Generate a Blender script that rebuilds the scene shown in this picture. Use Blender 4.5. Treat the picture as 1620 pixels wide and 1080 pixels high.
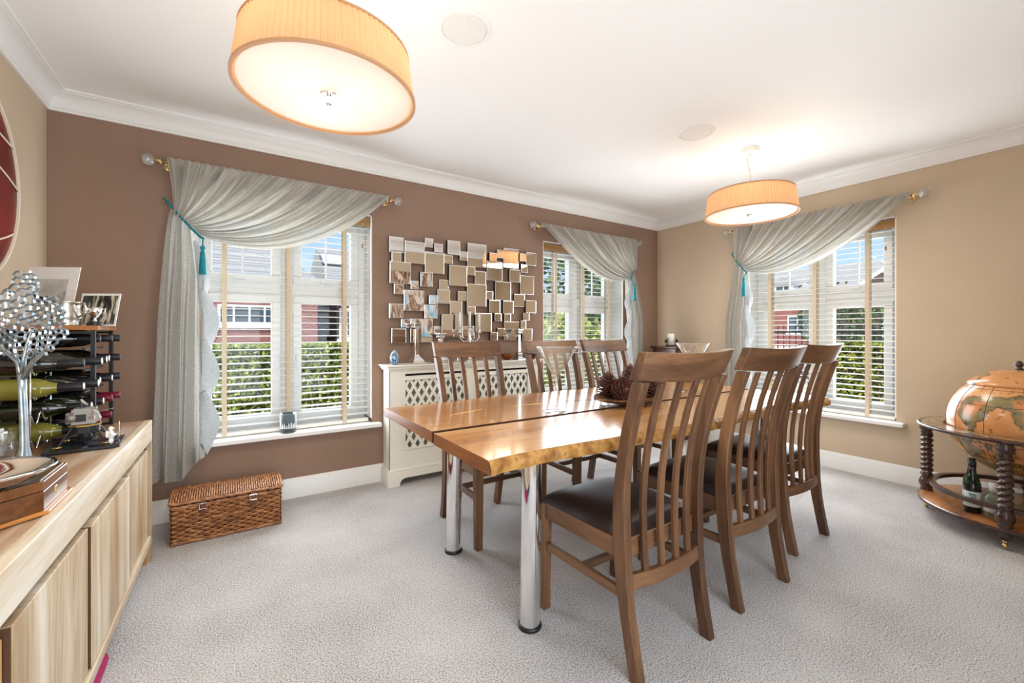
import bpy, bmesh, math, random
from mathutils import Vector, Matrix, geometry
import mathutils.noise as mn
R = math.radians; PI = math.pi; sin = math.sin; cos = math.cos
SC = bpy.context.scene
COL = SC.collection
for o in list(bpy.data.objects): bpy.data.objects.remove(o)

# ---------------------------------------------------------------- camera
cam = bpy.data.cameras.new('camera'); CAM = bpy.data.objects.new('camera', cam); COL.objects.link(CAM)
cam.sensor_width = 36.0; cam.lens = 676.0/1620.0*36.0; cam.shift_y = -15.0/1620.0
cam.clip_start = 0.02; cam.clip_end = 300
CAM.location = (0, 0, 1.121); CAM.rotation_euler = (R(90), 0, R(-33.28)); SC.camera = CAM

# ---------------------------------------------------------------- view and exposure
vs = SC.view_settings; vs.view_transform = 'Standard'; vs.look = 'None'; vs.gamma = 1; vs.use_curve_mapping = False
vs.exposure = 0.37
cy = SC.cycles; cy.use_denoising = True; cy.max_bounces = 10; cy.diffuse_bounces = 5; cy.glossy_bounces = 4
cy.transparent_max_bounces = 24; cy.transmission_bounces = 8; cy.sample_clamp_indirect = 6; cy.caustics_reflective = False; cy.caustics_refractive = False

# ---------------------------------------------------------------- sky
W = bpy.data.worlds.new('sky'); SC.world = W; W.use_nodes = True
nt = W.node_tree; nt.nodes.clear(); N = nt.nodes.new; L = nt.links.new
tc = N('ShaderNodeTexCoord'); sp = N('ShaderNodeSeparateXYZ'); L(tc.outputs['Generated'], sp.inputs[0])
rp = N('ShaderNodeValToRGB'); L(sp.outputs[2], rp.inputs[0])
e = rp.color_ramp.elements; e[0].position = 0.0; e[0].color = (.55, .68, .86, 1); e[1].position = 0.8; e[1].color = (.14, .32, .72, 1)
q = e.new(0.25); q.color = (.30, .50, .86, 1)
mp = N('ShaderNodeMapping'); mp.inputs['Scale'].default_value = (2.2, 2.2, 7); L(tc.outputs['Generated'], mp.inputs[0])
nz = N('ShaderNodeTexNoise'); nz.inputs['Scale'].default_value = 1.6; nz.inputs['Detail'].default_value = 7; L(mp.outputs[0], nz.inputs[0])
cr = N('ShaderNodeValToRGB'); cr.color_ramp.elements[0].position = .5; cr.color_ramp.elements[1].position = .68; L(nz.outputs[0], cr.inputs[0])
mx = N('ShaderNodeMixRGB'); L(cr.outputs[0], mx.inputs[0]); L(rp.outputs[0], mx.inputs[1]); mx.inputs[2].default_value = (.88, .9, .95, 1)
bg = N('ShaderNodeBackground'); L(mx.outputs[0], bg.inputs[0]); bg.inputs[1].default_value = 1.1
wo = N('ShaderNodeOutputWorld'); L(bg.outputs[0], wo.inputs[0])

# ---------------------------------------------------------------- sun and daylight through the windows
def light(name, kind, loc, energy, color=(1, 1, 1), rot=(0, 0, 0), **kw):
    l = bpy.data.lights.new(name, kind); l.energy = energy; l.color = color
    for k, v in kw.items(): setattr(l, k, v)
    o = bpy.data.objects.new(name, l); COL.objects.link(o); o.location = loc; o.rotation_euler = rot
    return o
sun = light('sun', 'SUN', (-10, -10, 20), 4.4, (1, .95, .86), angle=R(.8))
sun.rotation_euler = Vector((.62, .42, -.66)).to_track_quat('-Z', 'Y').to_euler()
SKYC = (.84, .92, 1.0)
YB, XR, XL, YK, H = 3.238, 4.154, -.817, -.50, 2.395       # wall planes and ceiling height
WIN = {1: ('B', .326), 2: ('B', 3.028), 3: ('R', -1.644)}    # wall and centre along it
WW, WZ0, WZ1 = 1.10, .45, 1.99                              # window width, sill, head
for (n_, x_, y_, dx_, dy_, rot_, e_) in ((1, .326, YB, 0, 1, (R(-90), 0, 0), 1.0), (2, 3.028, YB, 0, 1, (R(-90), 0, 0), .85), (3, XR, 1.644, 1, 0, (R(90), 0, R(90)), 1.2)):
    light('daylight', 'AREA', (x_+dx_*.36, y_+dy_*.36, 1.25), 9*e_, SKYC, rot_, shape='RECTANGLE', size=1.08, size_y=1.5)      # outside the glass
    light('daylight', 'AREA', (x_+dx_*.012, y_+dy_*.012, 1.21), 24*e_, SKYC, rot_, shape='RECTANGLE', size=1.06, size_y=1.44)  # at the window opening
light('daylight', 'AREA', (.45, YK-.30, 1.08), 62, (.88, .94, 1.0), (R(90), 0, 0), shape='RECTANGLE', size=2.1, size_y=2.0)  # fill light added behind the camera, outside the invented rear door

# ---------------------------------------------------------------- object helpers
def link(o, parent=None):
    COL.objects.link(o)
    if parent is not None: o.parent = parent
    return o
def tag(o, label=None, cat=None, group=None, kind=None):
    if label: o['label'] = label
    if cat: o['category'] = cat
    if group: o['group'] = group
    if kind: o['kind'] = kind
    return o
def thing(name, label, cat, loc=(0, 0, 0), rz=0.0, group=None, kind=None):
    o = bpy.data.objects.new(name, None); o.empty_display_size = .05; link(o)
    o.location = loc; o.rotation_euler = (0, 0, rz)
    return tag(o, label, cat, group, kind)
def copy_tree(o, parent=None):
    c = o.copy(); link(c, parent)
    for ch in list(o.children): copy_tree(ch, c)
    return c

class MB:
    def __init__(s): s.v = []; s.f = []
    def add(s, vs_, fs):
        b = len(s.v); s.v += [tuple(p) for p in vs_]; s.f += [tuple(i+b for i in f) for f in fs]; return s
    def box(s, x0, x1, y0, y1, z0, z1):
        return s.add([(x0, y0, z0), (x1, y0, z0), (x1, y1, z0), (x0, y1, z0), (x0, y0, z1), (x1, y0, z1), (x1, y1, z1), (x0, y1, z1)],
                     [(0, 3, 2, 1), (4, 5, 6, 7), (0, 1, 5, 4), (1, 2, 6, 5), (2, 3, 7, 6), (3, 0, 4, 7)])
    def hull8(s, a, b):      # two quads (loops of 4), bottom and top
        return s.add(list(a)+list(b), [(3, 2, 1, 0), (4, 5, 6, 7), (0, 1, 5, 4), (1, 2, 6, 5), (2, 3, 7, 6), (3, 0, 4, 7)])
    def loops(s, rings, close=True, caps=True):
        n = len(rings[0]); b = len(s.v)
        for r in rings: s.v += [tuple(p) for p in r]
        for i in range(len(rings)-1):
            for j in range(n if close else n-1):
                k = (j+1) % n
                s.f.append((b+i*n+j, b+i*n+k, b+(i+1)*n+k, b+(i+1)*n+j))
        if caps and close:
            s.f.append(tuple(b+j for j in range(n))[::-1]); m = b+(len(rings)-1)*n
            s.f.append(tuple(m+j for j in range(n)))
        return s
    def lathe(s, prof, n=24, c=(0, 0, 0), rot=None, caps=True, wob=None):
        M = rot or Matrix.Identity(3); c = Vector(c); rings = []
        for (r, z) in prof:
            rings.append([M @ Vector((r*cos(2*PI*j/n), r*sin(2*PI*j/n), z)) + c for j in range(n)])
        return s.loops(rings, True, caps)
    def tube(s, path, rad, n=8, caps=True, flat=1.0):
        P = [Vector(p) for p in path]; up = None; rings = []
        for i, p in enumerate(P):
            t = (P[min(i+1, len(P)-1)]-P[max(i-1, 0)]).normalized()
            if up is None:
                up = Vector((0, 0, 1)) if abs(t.z) < .9 else Vector((1, 0, 0))
            a = t.cross(up).normalized(); b = a.cross(t).normalized(); up = b
            r = rad[i] if isinstance(rad, (list, tuple)) else rad
            rings.append([p + a*(r*cos(2*PI*j/n)) + b*(r*flat*sin(2*PI*j/n)) for j in range(n)])
        return s.loops(rings, True, caps)
    def prism(s, poly, z0, z1):
        n = len(poly); b = len(s.v)
        s.v += [(x, y, z0) for x, y in poly] + [(x, y, z1) for x, y in poly]
        s.f.append(tuple(b+i for i in range(n))[::-1]); s.f.append(tuple(b+n+i for i in range(n)))
        for i in range(n): k = (i+1) % n; s.f.append((b+i, b+k, b+n+k, b+n+i))
        return s
    def grid(s, fn, nu, nv):
        b = len(s.v)
        for j in range(nv+1):
            for i in range(nu+1): s.v.append(tuple(fn(i/nu, j/nv)))
        for j in range(nv):
            for i in range(nu):
                a = b+j*(nu+1)+i; s.f.append((a, a+1, a+nu+2, a+nu+1))
        return s
    def xform(s, M, start=0):
        s.v[start:] = [tuple(M @ Vector(p)) for p in s.v[start:]]; return s
    def mesh(s, name, mat, smooth=False):
        me = bpy.data.meshes.new(name); me.from_pydata(s.v, [], s.f)
        if mat: me.materials.append(mat)
        bm = bmesh.new(); bm.from_mesh(me); bmesh.ops.recalc_face_normals(bm, faces=bm.faces); bm.to_mesh(me); bm.free()
        if smooth: me.polygons.foreach_set('use_smooth', [True]*len(me.polygons))
        me.update(); return me
    def build(s, name, mat, parent=None, smooth=False, bevel=0.0, seg=2, solid=0.0, loc=None, auto=None):
        o = bpy.data.objects.new(name, s.mesh(name, mat, smooth or auto is not None)); link(o, parent)
        if loc is not None: o.location = loc
        if solid: m = o.modifiers.new('s', 'SOLIDIFY'); m.thickness = solid; m.offset = 0
        if bevel:
            m = o.modifiers.new('b', 'BEVEL'); m.width = bevel; m.segments = seg; m.limit_method = 'ANGLE'; m.angle_limit = R(40)
        if auto is not None: o.data.set_sharp_from_angle(angle=R(auto))
        return o
def rotM(axis, a): return Matrix.Rotation(a, 3, axis)
ROTX = Matrix.Rotation(R(90), 3, 'Y')      # lathe axis z -> +x

# ---------------------------------------------------------------- materials
MATS = {}
def nodes(name):
    m = bpy.data.materials.new(name); m.use_nodes = True
    t = m.node_tree; p = t.nodes['Principled BSDF']; return m, t, p
def c4(c): return (c[0], c[1], c[2], 1)
def srgb(r, g, b):
    f = lambda x: (x/255/12.92) if x/255 <= .04045 else ((x/255+.055)/1.055)**2.4
    return (f(r), f(g), f(b))
def mat(name, col, rough=.5, metal=0, col2=None, scale=20, stretch=(1, 1, 1), bump=0, bscale=None, coat=0, trans=0, ior=1.45, spec=.5, sheen=0, detail=4, lo=.35, hi=.65, dist=0):
    if name in MATS: return MATS[name]
    m, t, p = nodes(name); MATS[name] = m
    p.inputs['Base Color'].default_value = c4(col); p.inputs['Roughness'].default_value = rough; p.inputs['Metallic'].default_value = metal
    p.inputs['Coat Weight'].default_value = coat; p.inputs['Coat Roughness'].default_value = .08; p.inputs['Transmission Weight'].default_value = trans; p.inputs['IOR'].default_value = ior
    p.inputs['Specular IOR Level'].default_value = spec; p.inputs['Sheen Weight'].default_value = sheen
    if col2 or bump:
        tc = t.nodes.new('ShaderNodeTexCoord'); mp = t.nodes.new('ShaderNodeMapping'); mp.inputs['Scale'].default_value = stretch
        t.links.new(tc.outputs['Object'], mp.inputs[0])
    if col2:
        n = t.nodes.new('ShaderNodeTexNoise'); n.inputs['Scale'].default_value = scale; n.inputs['Detail'].default_value = detail; n.inputs['Distortion'].default_value = dist
        t.links.new(mp.outputs[0], n.inputs[0])
        r = t.nodes.new('ShaderNodeValToRGB'); t.links.new(n.outputs[0], r.inputs[0])
        cols = [col]+(list(col2) if isinstance(col2[0], (list, tuple)) else [col2])
        e = r.color_ramp.elements; e[0].position = lo; e[0].color = c4(cols[0]); e[1].position = hi; e[1].color = c4(cols[-1])
        for i, c in enumerate(cols[1:-1]):
            q = e.new(lo+(hi-lo)*(i+1)/(len(cols)-1)); q.color = c4(c)
        t.links.new(r.outputs[0], p.inputs['Base Color'])
    if bump:
        n2 = t.nodes.new('ShaderNodeTexNoise'); n2.inputs['Scale'].default_value = bscale or scale; n2.inputs['Detail'].default_value = 3
        t.links.new(mp.outputs[0], n2.inputs[0])
        b = t.nodes.new('ShaderNodeBump'); b.inputs['Strength'].default_value = bump; b.inputs['Distance'].default_value = .01
        t.links.new(n2.outputs[0], b.inputs['Height']); t.links.new(b.outputs[0], p.inputs['Normal'])
    return m
def wood(name, c1, c2, c3, axis='z', rough=.4, coat=0, scale=9, ring=.5, spec=.5):
    if name in MATS: return MATS[name]
    m, t, p = nodes(name); MATS[name] = m; nd = t.nodes.new; lk = t.links.new
    st = {'x': (.09, 1, 1), 'y': (1, .09, 1), 'z': (1, 1, .09)}[axis]
    tc = nd('ShaderNodeTexCoord'); oi = nd('ShaderNodeObjectInfo'); mp = nd('ShaderNodeMapping'); mp.inputs['Scale'].default_value = st
    ad = nd('ShaderNodeVectorMath'); ad.operation = 'ADD'; ml = nd('ShaderNodeVectorMath'); ml.operation = 'SCALE'; ml.inputs['Scale'].default_value = 3.0
    cb = nd('ShaderNodeCombineXYZ'); lk(oi.outputs['Random'], cb.inputs[0]); lk(oi.outputs['Random'], cb.inputs[1]); lk(oi.outputs['Random'], cb.inputs[2])
    lk(cb.outputs[0], ml.inputs[0]); lk(tc.outputs['Object'], ad.inputs[0]); lk(ml.outputs[0], ad.inputs[1]); lk(ad.outputs[0], mp.inputs[0])
    n1 = nd('ShaderNodeTexNoise'); n1.inputs['Scale'].default_value = scale; n1.inputs['Detail'].default_value = 5; n1.inputs['Distortion'].default_value = .8; lk(mp.outputs[0], n1.inputs[0])
    n2 = nd('ShaderNodeTexNoise'); n2.inputs['Scale'].default_value = scale*12; n2.inputs['Detail'].default_value = 3; lk(mp.outputs[0], n2.inputs[0])
    wv = nd('ShaderNodeMath'); wv.operation = 'MULTIPLY_ADD'; wv.inputs[1].default_value = .3; lk(n2.outputs[0], wv.inputs[0]); lk(n1.outputs[0], wv.inputs[2])
    sb = nd('ShaderNodeMath'); sb.operation = 'SUBTRACT'; sb.inputs[1].default_value = .15; lk(wv.outputs[0], sb.inputs[0])
    r = nd('ShaderNodeValToRGB'); e = r.color_ramp.elements; e[0].position = .32; e[0].color = c4(c1); e[1].position = .68; e[1].color = c4(c3); q = e.new(.5); q.color = c4(c2)
    lk(sb.outputs[0], r.inputs[0]); lk(r.outputs[0], p.inputs['Base Color'])
    b = nd('ShaderNodeBump'); b.inputs['Strength'].default_value = .08; b.inputs['Distance'].default_value = .004; lk(n2.outputs[0], b.inputs['Height']); lk(b.outputs[0], p.inputs['Normal'])
    p.inputs['Roughness'].default_value = rough; p.inputs['Coat Weight'].default_value = coat; p.inputs['Coat Roughness'].default_value = .1; p.inputs['Specular IOR Level'].default_value = spec
    return m
def emit(name, col, s):
    m, t, p = nodes(name); p.inputs['Emission Color'].default_value = c4(col); p.inputs['Emission Strength'].default_value = s; p.inputs['Base Color'].default_value = c4(col); return m
def pane_glass(name='pane_glass', ior=1.3):
    m, t, p = nodes(name); t.nodes.remove(p); nd = t.nodes.new
    tr = nd('ShaderNodeBsdfTransparent'); tr.inputs[0].default_value = (.97, .985, .98, 1); gl = nd('ShaderNodeBsdfGlossy'); gl.inputs['Roughness'].default_value = .01
    lw = nd('ShaderNodeLayerWeight'); lw.inputs[0].default_value = .5; pw = nd('ShaderNodeMath'); pw.operation = 'POWER'; pw.inputs[1].default_value = 4.0; t.links.new(lw.outputs['Facing'], pw.inputs[0])
    fr = nd('ShaderNodeMath'); fr.operation = 'MULTIPLY_ADD'; fr.inputs[1].default_value = .8; fr.inputs[2].default_value = (ior-1)**2/(ior+1)**2; t.links.new(pw.outputs[0], fr.inputs[0]); mx = nd('ShaderNodeMixShader')
    t.links.new(fr.outputs[0], mx.inputs[0]); t.links.new(tr.outputs[0], mx.inputs[1]); t.links.new(gl.outputs[0], mx.inputs[2])
    t.links.new(mx.outputs[0], t.nodes['Material Output'].inputs[0]); return m
def cloth(name, c1, c2, transl, transp, weave=260, bump=.25):
    m, t, p = nodes(name); nd = t.nodes.new; lk = t.links.new
    tc = nd('ShaderNodeTexCoord'); mp = nd('ShaderNodeMapping'); mp.inputs['Scale'].default_value = (1, 1, .45); lk(tc.outputs['Object'], mp.inputs[0])
    n = nd('ShaderNodeTexNoise'); n.inputs['Scale'].default_value = weave; n.inputs['Detail'].default_value = 2; lk(mp.outputs[0], n.inputs[0])
    r = nd('ShaderNodeValToRGB'); e = r.color_ramp.elements; e[0].position = .4; e[0].color = c4(c1); e[1].position = .6; e[1].color = c4(c2); lk(n.outputs[0], r.inputs[0])
    lk(r.outputs[0], p.inputs['Base Color']); p.inputs['Roughness'].default_value = .85; p.inputs['Sheen Weight'].default_value = .15
    b = nd('ShaderNodeBump'); b.inputs['Strength'].default_value = bump; b.inputs['Distance'].default_value = .002; lk(n.outputs[0], b.inputs['Height']); lk(b.outputs[0], p.inputs['Normal'])
    tl = nd('ShaderNodeBsdfTranslucent'); lk(r.outputs[0], tl.inputs[0]); tp = nd('ShaderNodeBsdfTransparent')
    m1 = nd('ShaderNodeMixShader'); m1.inputs[0].default_value = transl; lk(p.outputs[0], m1.inputs[1]); lk(tl.outputs[0], m1.inputs[2])
    m2 = nd('ShaderNodeMixShader'); m2.inputs[0].default_value = transp; lk(m1.outputs[0], m2.inputs[1]); lk(tp.outputs[0], m2.inputs[2])
    lk(m2.outputs[0], t.nodes['Material Output'].inputs[0]); return m
M_MOCHA = mat('mocha_wall_paint', srgb(148, 120, 102), .75, col2=srgb(144, 116, 98), scale=3, bump=.02, bscale=220)
M_BEIGE = mat('beige_wall_paint', srgb(200, 180, 154), .75, col2=srgb(196, 176, 150), scale=3, bump=.02, bscale=220)
M_CEIL = mat('ceiling_paint', (.88, .87, .85), .85, bump=.015, bscale=150)
M_TRIM = mat('white_gloss_paint', (.83, .82, .80), .35)
M_UPVC = mat('white_upvc', (.86, .86, .85), .28)
M_SLAT = mat('blind_slat_cream', (.84, .82, .77), .4)
M_TAPE = mat('blind_tape_beige', srgb(214, 196, 170), .85, col2=srgb(200, 182, 155), scale=200)
M_PANE = pane_glass()
M_OAK = {a: wood('chair_oak_'+a, srgb(72, 45, 27), srgb(102, 69, 44), srgb(130, 92, 62), a, .36, 0, 8) for a in 'xyz'}
M_TABLE = wood('table_yew', srgb(160, 102, 50), srgb(192, 136, 78), srgb(212, 164, 108), 'x', .22, .8, 3.2)
M_TEND = wood('table_end_grain', srgb(110, 62, 30), srgb(145, 88, 46), srgb(165, 106, 60), 'y', .3, .3, 6)
M_EDGE = mat('live_edge_bark', srgb(124, 78, 32), .38, col2=(srgb(158, 110, 54), srgb(186, 138, 76), srgb(92, 56, 24)), scale=22, bump=.6, bscale=38, lo=.3, hi=.74, detail=6)
M_CHROME = mat('chrome', (.86, .87, .89), .06, 1)
M_SILVER = mat('polished_silver', (.82, .82, .80), .16, 1)
M_BRASS = mat('brass', (.66, .48, .22), .22, 1)
M_PEWTER = mat('pewter', (.46, .43, .38), .3, 1, col2=(.56, .52, .46), scale=14)
M_BLACK = mat('black_metal', (.012, .012, .014), .38)
M_LEATH = mat('brown_black_leather', srgb(36, 26, 26), .34, col2=srgb(42, 31, 30), scale=60, bump=.12, bscale=420)
M_GLASS = pane_glass('clear_glass', 2.3)
M_CREAM = mat('cream_cabinet_paint', srgb(236, 232, 220), .4)
# ================================================================ ROOM SHELL
def struct(o): o['kind'] = 'structure'; return o
M_CARPET = None
def carpet():
    m, t, p = nodes('grey_beige_carpet'); nd = t.nodes.new; lk = t.links.new
    tc = nd('ShaderNodeTexCoord')
    n = nd('ShaderNodeTexNoise'); n.inputs['Scale'].default_value = 185; n.inputs['Detail'].default_value = 3; lk(tc.outputs['Object'], n.inputs[0])
    n3 = nd('ShaderNodeTexNoise'); n3.inputs['Scale'].default_value = 2.2; n3.inputs['Detail'].default_value = 3; lk(tc.outputs['Object'], n3.inputs[0])
    a = nd('ShaderNodeMath'); a.operation = 'MULTIPLY_ADD'; a.inputs[1].default_value = .25; lk(n3.outputs[0], a.inputs[0]); lk(n.outputs[0], a.inputs[2])
    r = nd('ShaderNodeValToRGB'); e = r.color_ramp.elements; e[0].position = .46; e[0].color = c4(srgb(132, 126, 124)); e[1].position = .78; e[1].color = c4(srgb(236, 233, 232)); q = e.new(.6); q.color = c4(srgb(200, 194, 192))
    lk(a.outputs[0], r.inputs[0]); lk(r.outputs[0], p.inputs['Base Color']); p.inputs['Roughness'].default_value = .95; p.inputs['Specular IOR Level'].default_value = .1; p.inputs['Sheen Weight'].default_value = .25
    n2 = nd('ShaderNodeTexNoise'); n2.inputs['Scale'].default_value = 240; n2.inputs['Detail'].default_value = 2; lk(tc.outputs['Object'], n2.inputs[0])
    b = nd('ShaderNodeBump'); b.inputs['Strength'].default_value = 1.0; b.inputs['Distance'].default_value = .010; lk(n2.outputs[0], b.inputs['Height']); lk(b.outputs[0], p.inputs['Normal'])
    return m
M_CARPET = carpet()
T = .30
struct(MB().box(XL, XR, YK, YB, -.12, 0).build('floor', M_CARPET))
struct(MB().box(XL-T, XR+T, YK-T, YB+T, H, H+.2).build('ceiling', M_CEIL))
def wall_with_holes(name, m, lo, hi, holes, place):
    """wall running along local x with local y from 0 (room face) to T; holes (x0,x1,z0,z1)"""
    b = MB(); x = lo
    for (x0, x1, z0, z1) in sorted(holes):
        b.box(x, x0, 0, T, -.12, H)
        b.box(x0, x1, 0, T, -.12, z0); b.box(x0, x1, 0, T, z1, H); x = x1
    b.box(x, hi, 0, T, -.12, H)
    o = b.build(name, m); o.location = place[0]; o.rotation_euler = (0, 0, place[1]); return struct(o)
PB = ((0, YB, 0), 0.0); PR = ((XR, 0, 0), R(-90)); PL = ((XL, 0, 0), R(90)); PK = ((0, YK, 0), R(180))
PLACE = {'B': PB, 'R': PR}
hw = WW/2
wall_with_holes('wall_back', M_MOCHA, XL-T, XR+T, [(.326-hw, .326+hw, WZ0-.03, WZ1), (3.028-hw, 3.028+hw, WZ0-.03, WZ1)], PB)
wall_with_holes('wall_right', M_BEIGE, -YB, -YK, [(-1.644-hw, -1.644+hw, WZ0-.03, WZ1)], PR)
wall_with_holes('wall_left', M_BEIGE, YK, YB, [], PL)
wall_with_holes('wall_rear', M_BEIGE, -XR-T, -XL+T, [(-1.5, .6, 0.02, 2.08)], PK)
# coving and skirting, mitred at the corners
def run(name, prof, k, m):
    """prof: (distance from wall, z); k: which side"""
    c = [(XL, YB), (XR, YB), (XR, YK), (XL, YK)]
    s = [(1, -1), (-1, -1), (-1, 1), (1, 1)]
    i, j = k, (k+1) % 4; b = MB()
    b.loops([[(c[i][0]+s[i][0]*d, c[i][1]+s[i][1]*d, z) for d, z in prof], [(c[j][0]+s[j][0]*d, c[j][1]+s[j][1]*d, z) for d, z in prof]])
    return struct(b.build(name, m, auto=35))
cv = [(0, H), (0, H-.098), (.012, H-.098), (.014, H-.086)]
for i in range(9):
    a = i/8*PI/2; cv.append((.018+.058*(1-cos(a)), H-.016-.066*(1-sin(a))))
cv += [(.076, H-.010), (.088, H-.010), (.090, H)]
sk = [(0, 0), (.018, 0), (.018, .095), (.015, .102), (.016, .112), (.010, .124), (.006, .132), (0, .132)]
for k, nm in enumerate(('back', 'right', 'rear', 'left')):
    run('trim_%d' % (k+1), cv, k, M_TRIM)
    if k != 2: run('baseboard_'+nm, sk, k, M_TRIM)
# invented patio door behind the camera, added as an opening for fill light
dr = struct(thing('added_patio_door', None, None, (0, YK, 0), R(180)))
def frame(b, x0, x1, z0, z1, w, y0, y1):
    b.box(x0, x1, y0, y1, z0, z0+w); b.box(x0, x1, y0, y1, z1-w, z1); b.box(x0, x0+w, y0, y1, z0+w, z1-w); b.box(x1-w, x1, y0, y1, z0+w, z1-w); return b
frame(MB(), -1.5, .6, .02, 2.08, .07, .12, .19).build('door_frame', M_UPVC, dr)
for x0, x1 in ((-1.43, -.45), (-.45, .53)):
    frame(MB(), x0, x1, .09, 2.01, .09, .13, .18).build('sash', M_UPVC, dr, bevel=.004)
    MB().box(x0+.09, x1-.09, .15, .156, .18, 1.92).build('pane', M_PANE, dr)
# unseen slab added outside the rear opening to keep the sun out
struct(MB().box(-2.2, 3.2, YK-2.6, YK-T, 2.5, 2.6).build('sun_block_slab', M_TRIM))

# ================================================================ WINDOWS
def window(n):
    wl, c = WIN[n]; loc, rz = PLACE[wl]
    w = struct(thing('window_%d' % n, None, None, loc, rz))
    x0, x1 = c-hw, c+hw; y0, y1 = .17, .235
    # white lining of the reveal and the sill board
    b = MB(); b.box(x0, x0+.008, .001, y0, WZ0+.03, WZ1); b.box(x1-.008, x1, .001, y0, WZ0+.03, WZ1); b.box(x0, x1, .001, y0, WZ1-.008, WZ1)
    b.build('reveal_lining', M_TRIM, w)
    s = MB(); s.box(x0+.001, x1-.001, -.0005, .24, WZ0-.029, WZ0); s.box(x0-.055, x1+.055, -.07, -.0005, WZ0-.03, WZ0)
    s.build('window_sill', M_TRIM, w, bevel=.006)
    frame(MB(), x0+.008, x1-.008, WZ0, WZ1-.008, .05, y0, y1).build('frame', M_UPVC, w, bevel=.004)
    MB().box(c-.035, c+.035, y0, y1, WZ0+.05, WZ1-.058).build('mullion', M_UPVC, w, bevel=.004)
    zt = 1.42
    for a, b_ in ((x0+.058, c-.035), (c+.035, x1-.058)):
        MB().box(a, b_, y0, y1, zt-.035, zt+.035).build('transom', M_UPVC, w, bevel=.004)
        for z0, z1 in ((WZ0+.05, zt-.035), (zt+.035, WZ1-.058)):
            f = frame(MB(), a+.004, b_-.004, z0+.004, z1-.004, .055, y0-.018, y1-.015).build('sash', M_UPVC, w, bevel=.006)
            MB().box(a+.059, b_-.059, y0+.015, y0+.02, z0+.059, z1-.059).build('pane', M_PANE, f)
            if z0 > zt:
                xm = (a+b_)/2; MB().box(xm-.005, xm+.005, y0+.010, y0+.026, z0+.059, z1-.059).build('glazing_bar', M_UPVC, f)
                hx = xm; MB().box(hx-.05, hx+.02, y0-.045, y0-.03, z0+.02, z0+.036).box(hx-.008, hx+.008, y0-.032, y0-.018, z0+.018, z0+.038).build('handle', M_UPVC, f, bevel=.003)
            else:
                hx = b_-.03 if a < c-.1 else a+.03; zm = (z0+z1)/2
                MB().box(hx-.008, hx+.008, y0-.045, y0-.03, zm-.09, zm+.02).box(hx-.009, hx+.009, y0-.032, y0-.018, zm-.02, zm+.02).build('handle', M_UPVC, f, bevel=.003)
    return w
for n in WIN: window(n)

# ================================================================ VENETIAN BLINDS
M_HEAD = wood('blind_head_wood', srgb(120, 82, 40), srgb(160, 118, 66), srgb(178, 136, 84), 'x', .45)
M_CORD = mat('cord_cream', srgb(225, 214, 190), .8)
def blind(n, label):
    wl, c = WIN[n]; loc, rz = PLACE[wl]
    M4 = Matrix.Rotation(rz, 4, 'Z'); base = Vector(loc) + (M4 @ Vector((c, 0, WZ0)))
    t = thing('venetian_blind', label, 'blind', base, rz, 'venetian blinds in the windows')
    a, b_ = -hw+.016, hw-.016; top = WZ1-WZ0-.012
    MB().box(a, b_, .035, .085, top-.045, top).build('head_rail', M_UPVC, t)
    MB().box(a-.004, b_+.004, .02, .03, top-.07, top-.004).build('valance', M_HEAD, t, bevel=.003)
    MB().box(a, b_, .034, .086, .003, .028).build('bottom_rail', M_SLAT, t, bevel=.004)
    zz = []; z = .066
    while z < top-.06: zz.append(z); z += .0445
    ang = R(4)
    m = MB()
    for (p0, p1, h0, h1) in ((-.025, -.008, -.0008, .0012), (-.008, .008, .0012, .0012), (.008, .025, .0012, -.0008)):
        m.hull8([(a, p0, h0-.0013), (b_, p0, h0-.0013), (b_, p1, h1-.0013), (a, p1, h1-.0013)], [(a, p0, h0+.0013), (b_, p0, h0+.0013), (b_, p1, h1+.0013), (a, p1, h1+.0013)])
    me = m.mesh('slat', M_SLAT)
    for z in zz:
        o = bpy.data.objects.new('slat', me); link(o, t); o.location = (0, .06, z); o.rotation_euler = (ang, 0, 0)
    for x in (a+.17, (a+b_)/2, b_-.17):
        MB().box(x-.0135, x+.0135, .0318, .0332, .01, top-.05).box(x-.0135, x+.0135, .0868, .0882, .01, top-.05).build('ladder_tape', M_TAPE, t)
    x = b_-.05
    MB().tube([(x, .016, top-.05), (x, .016, top-.20)], .0012, 5).build('pull_cord', M_CORD, t)
    MB().lathe([(.0015, .034), (.005, .03), (.007, .004), (.005, 0)], 10, (x, .016, top-.235)).build('cord_toggle', M_HEAD, t, True)
    return t
blind(1, 'cream slatted blind with beige tapes in the window behind the wicker hamper')
blind(2, 'cream slatted blind in the window beside the mirror tiles and room corner')
blind(3, 'cream slatted blind in the window on the beige wall near the globe')
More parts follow.
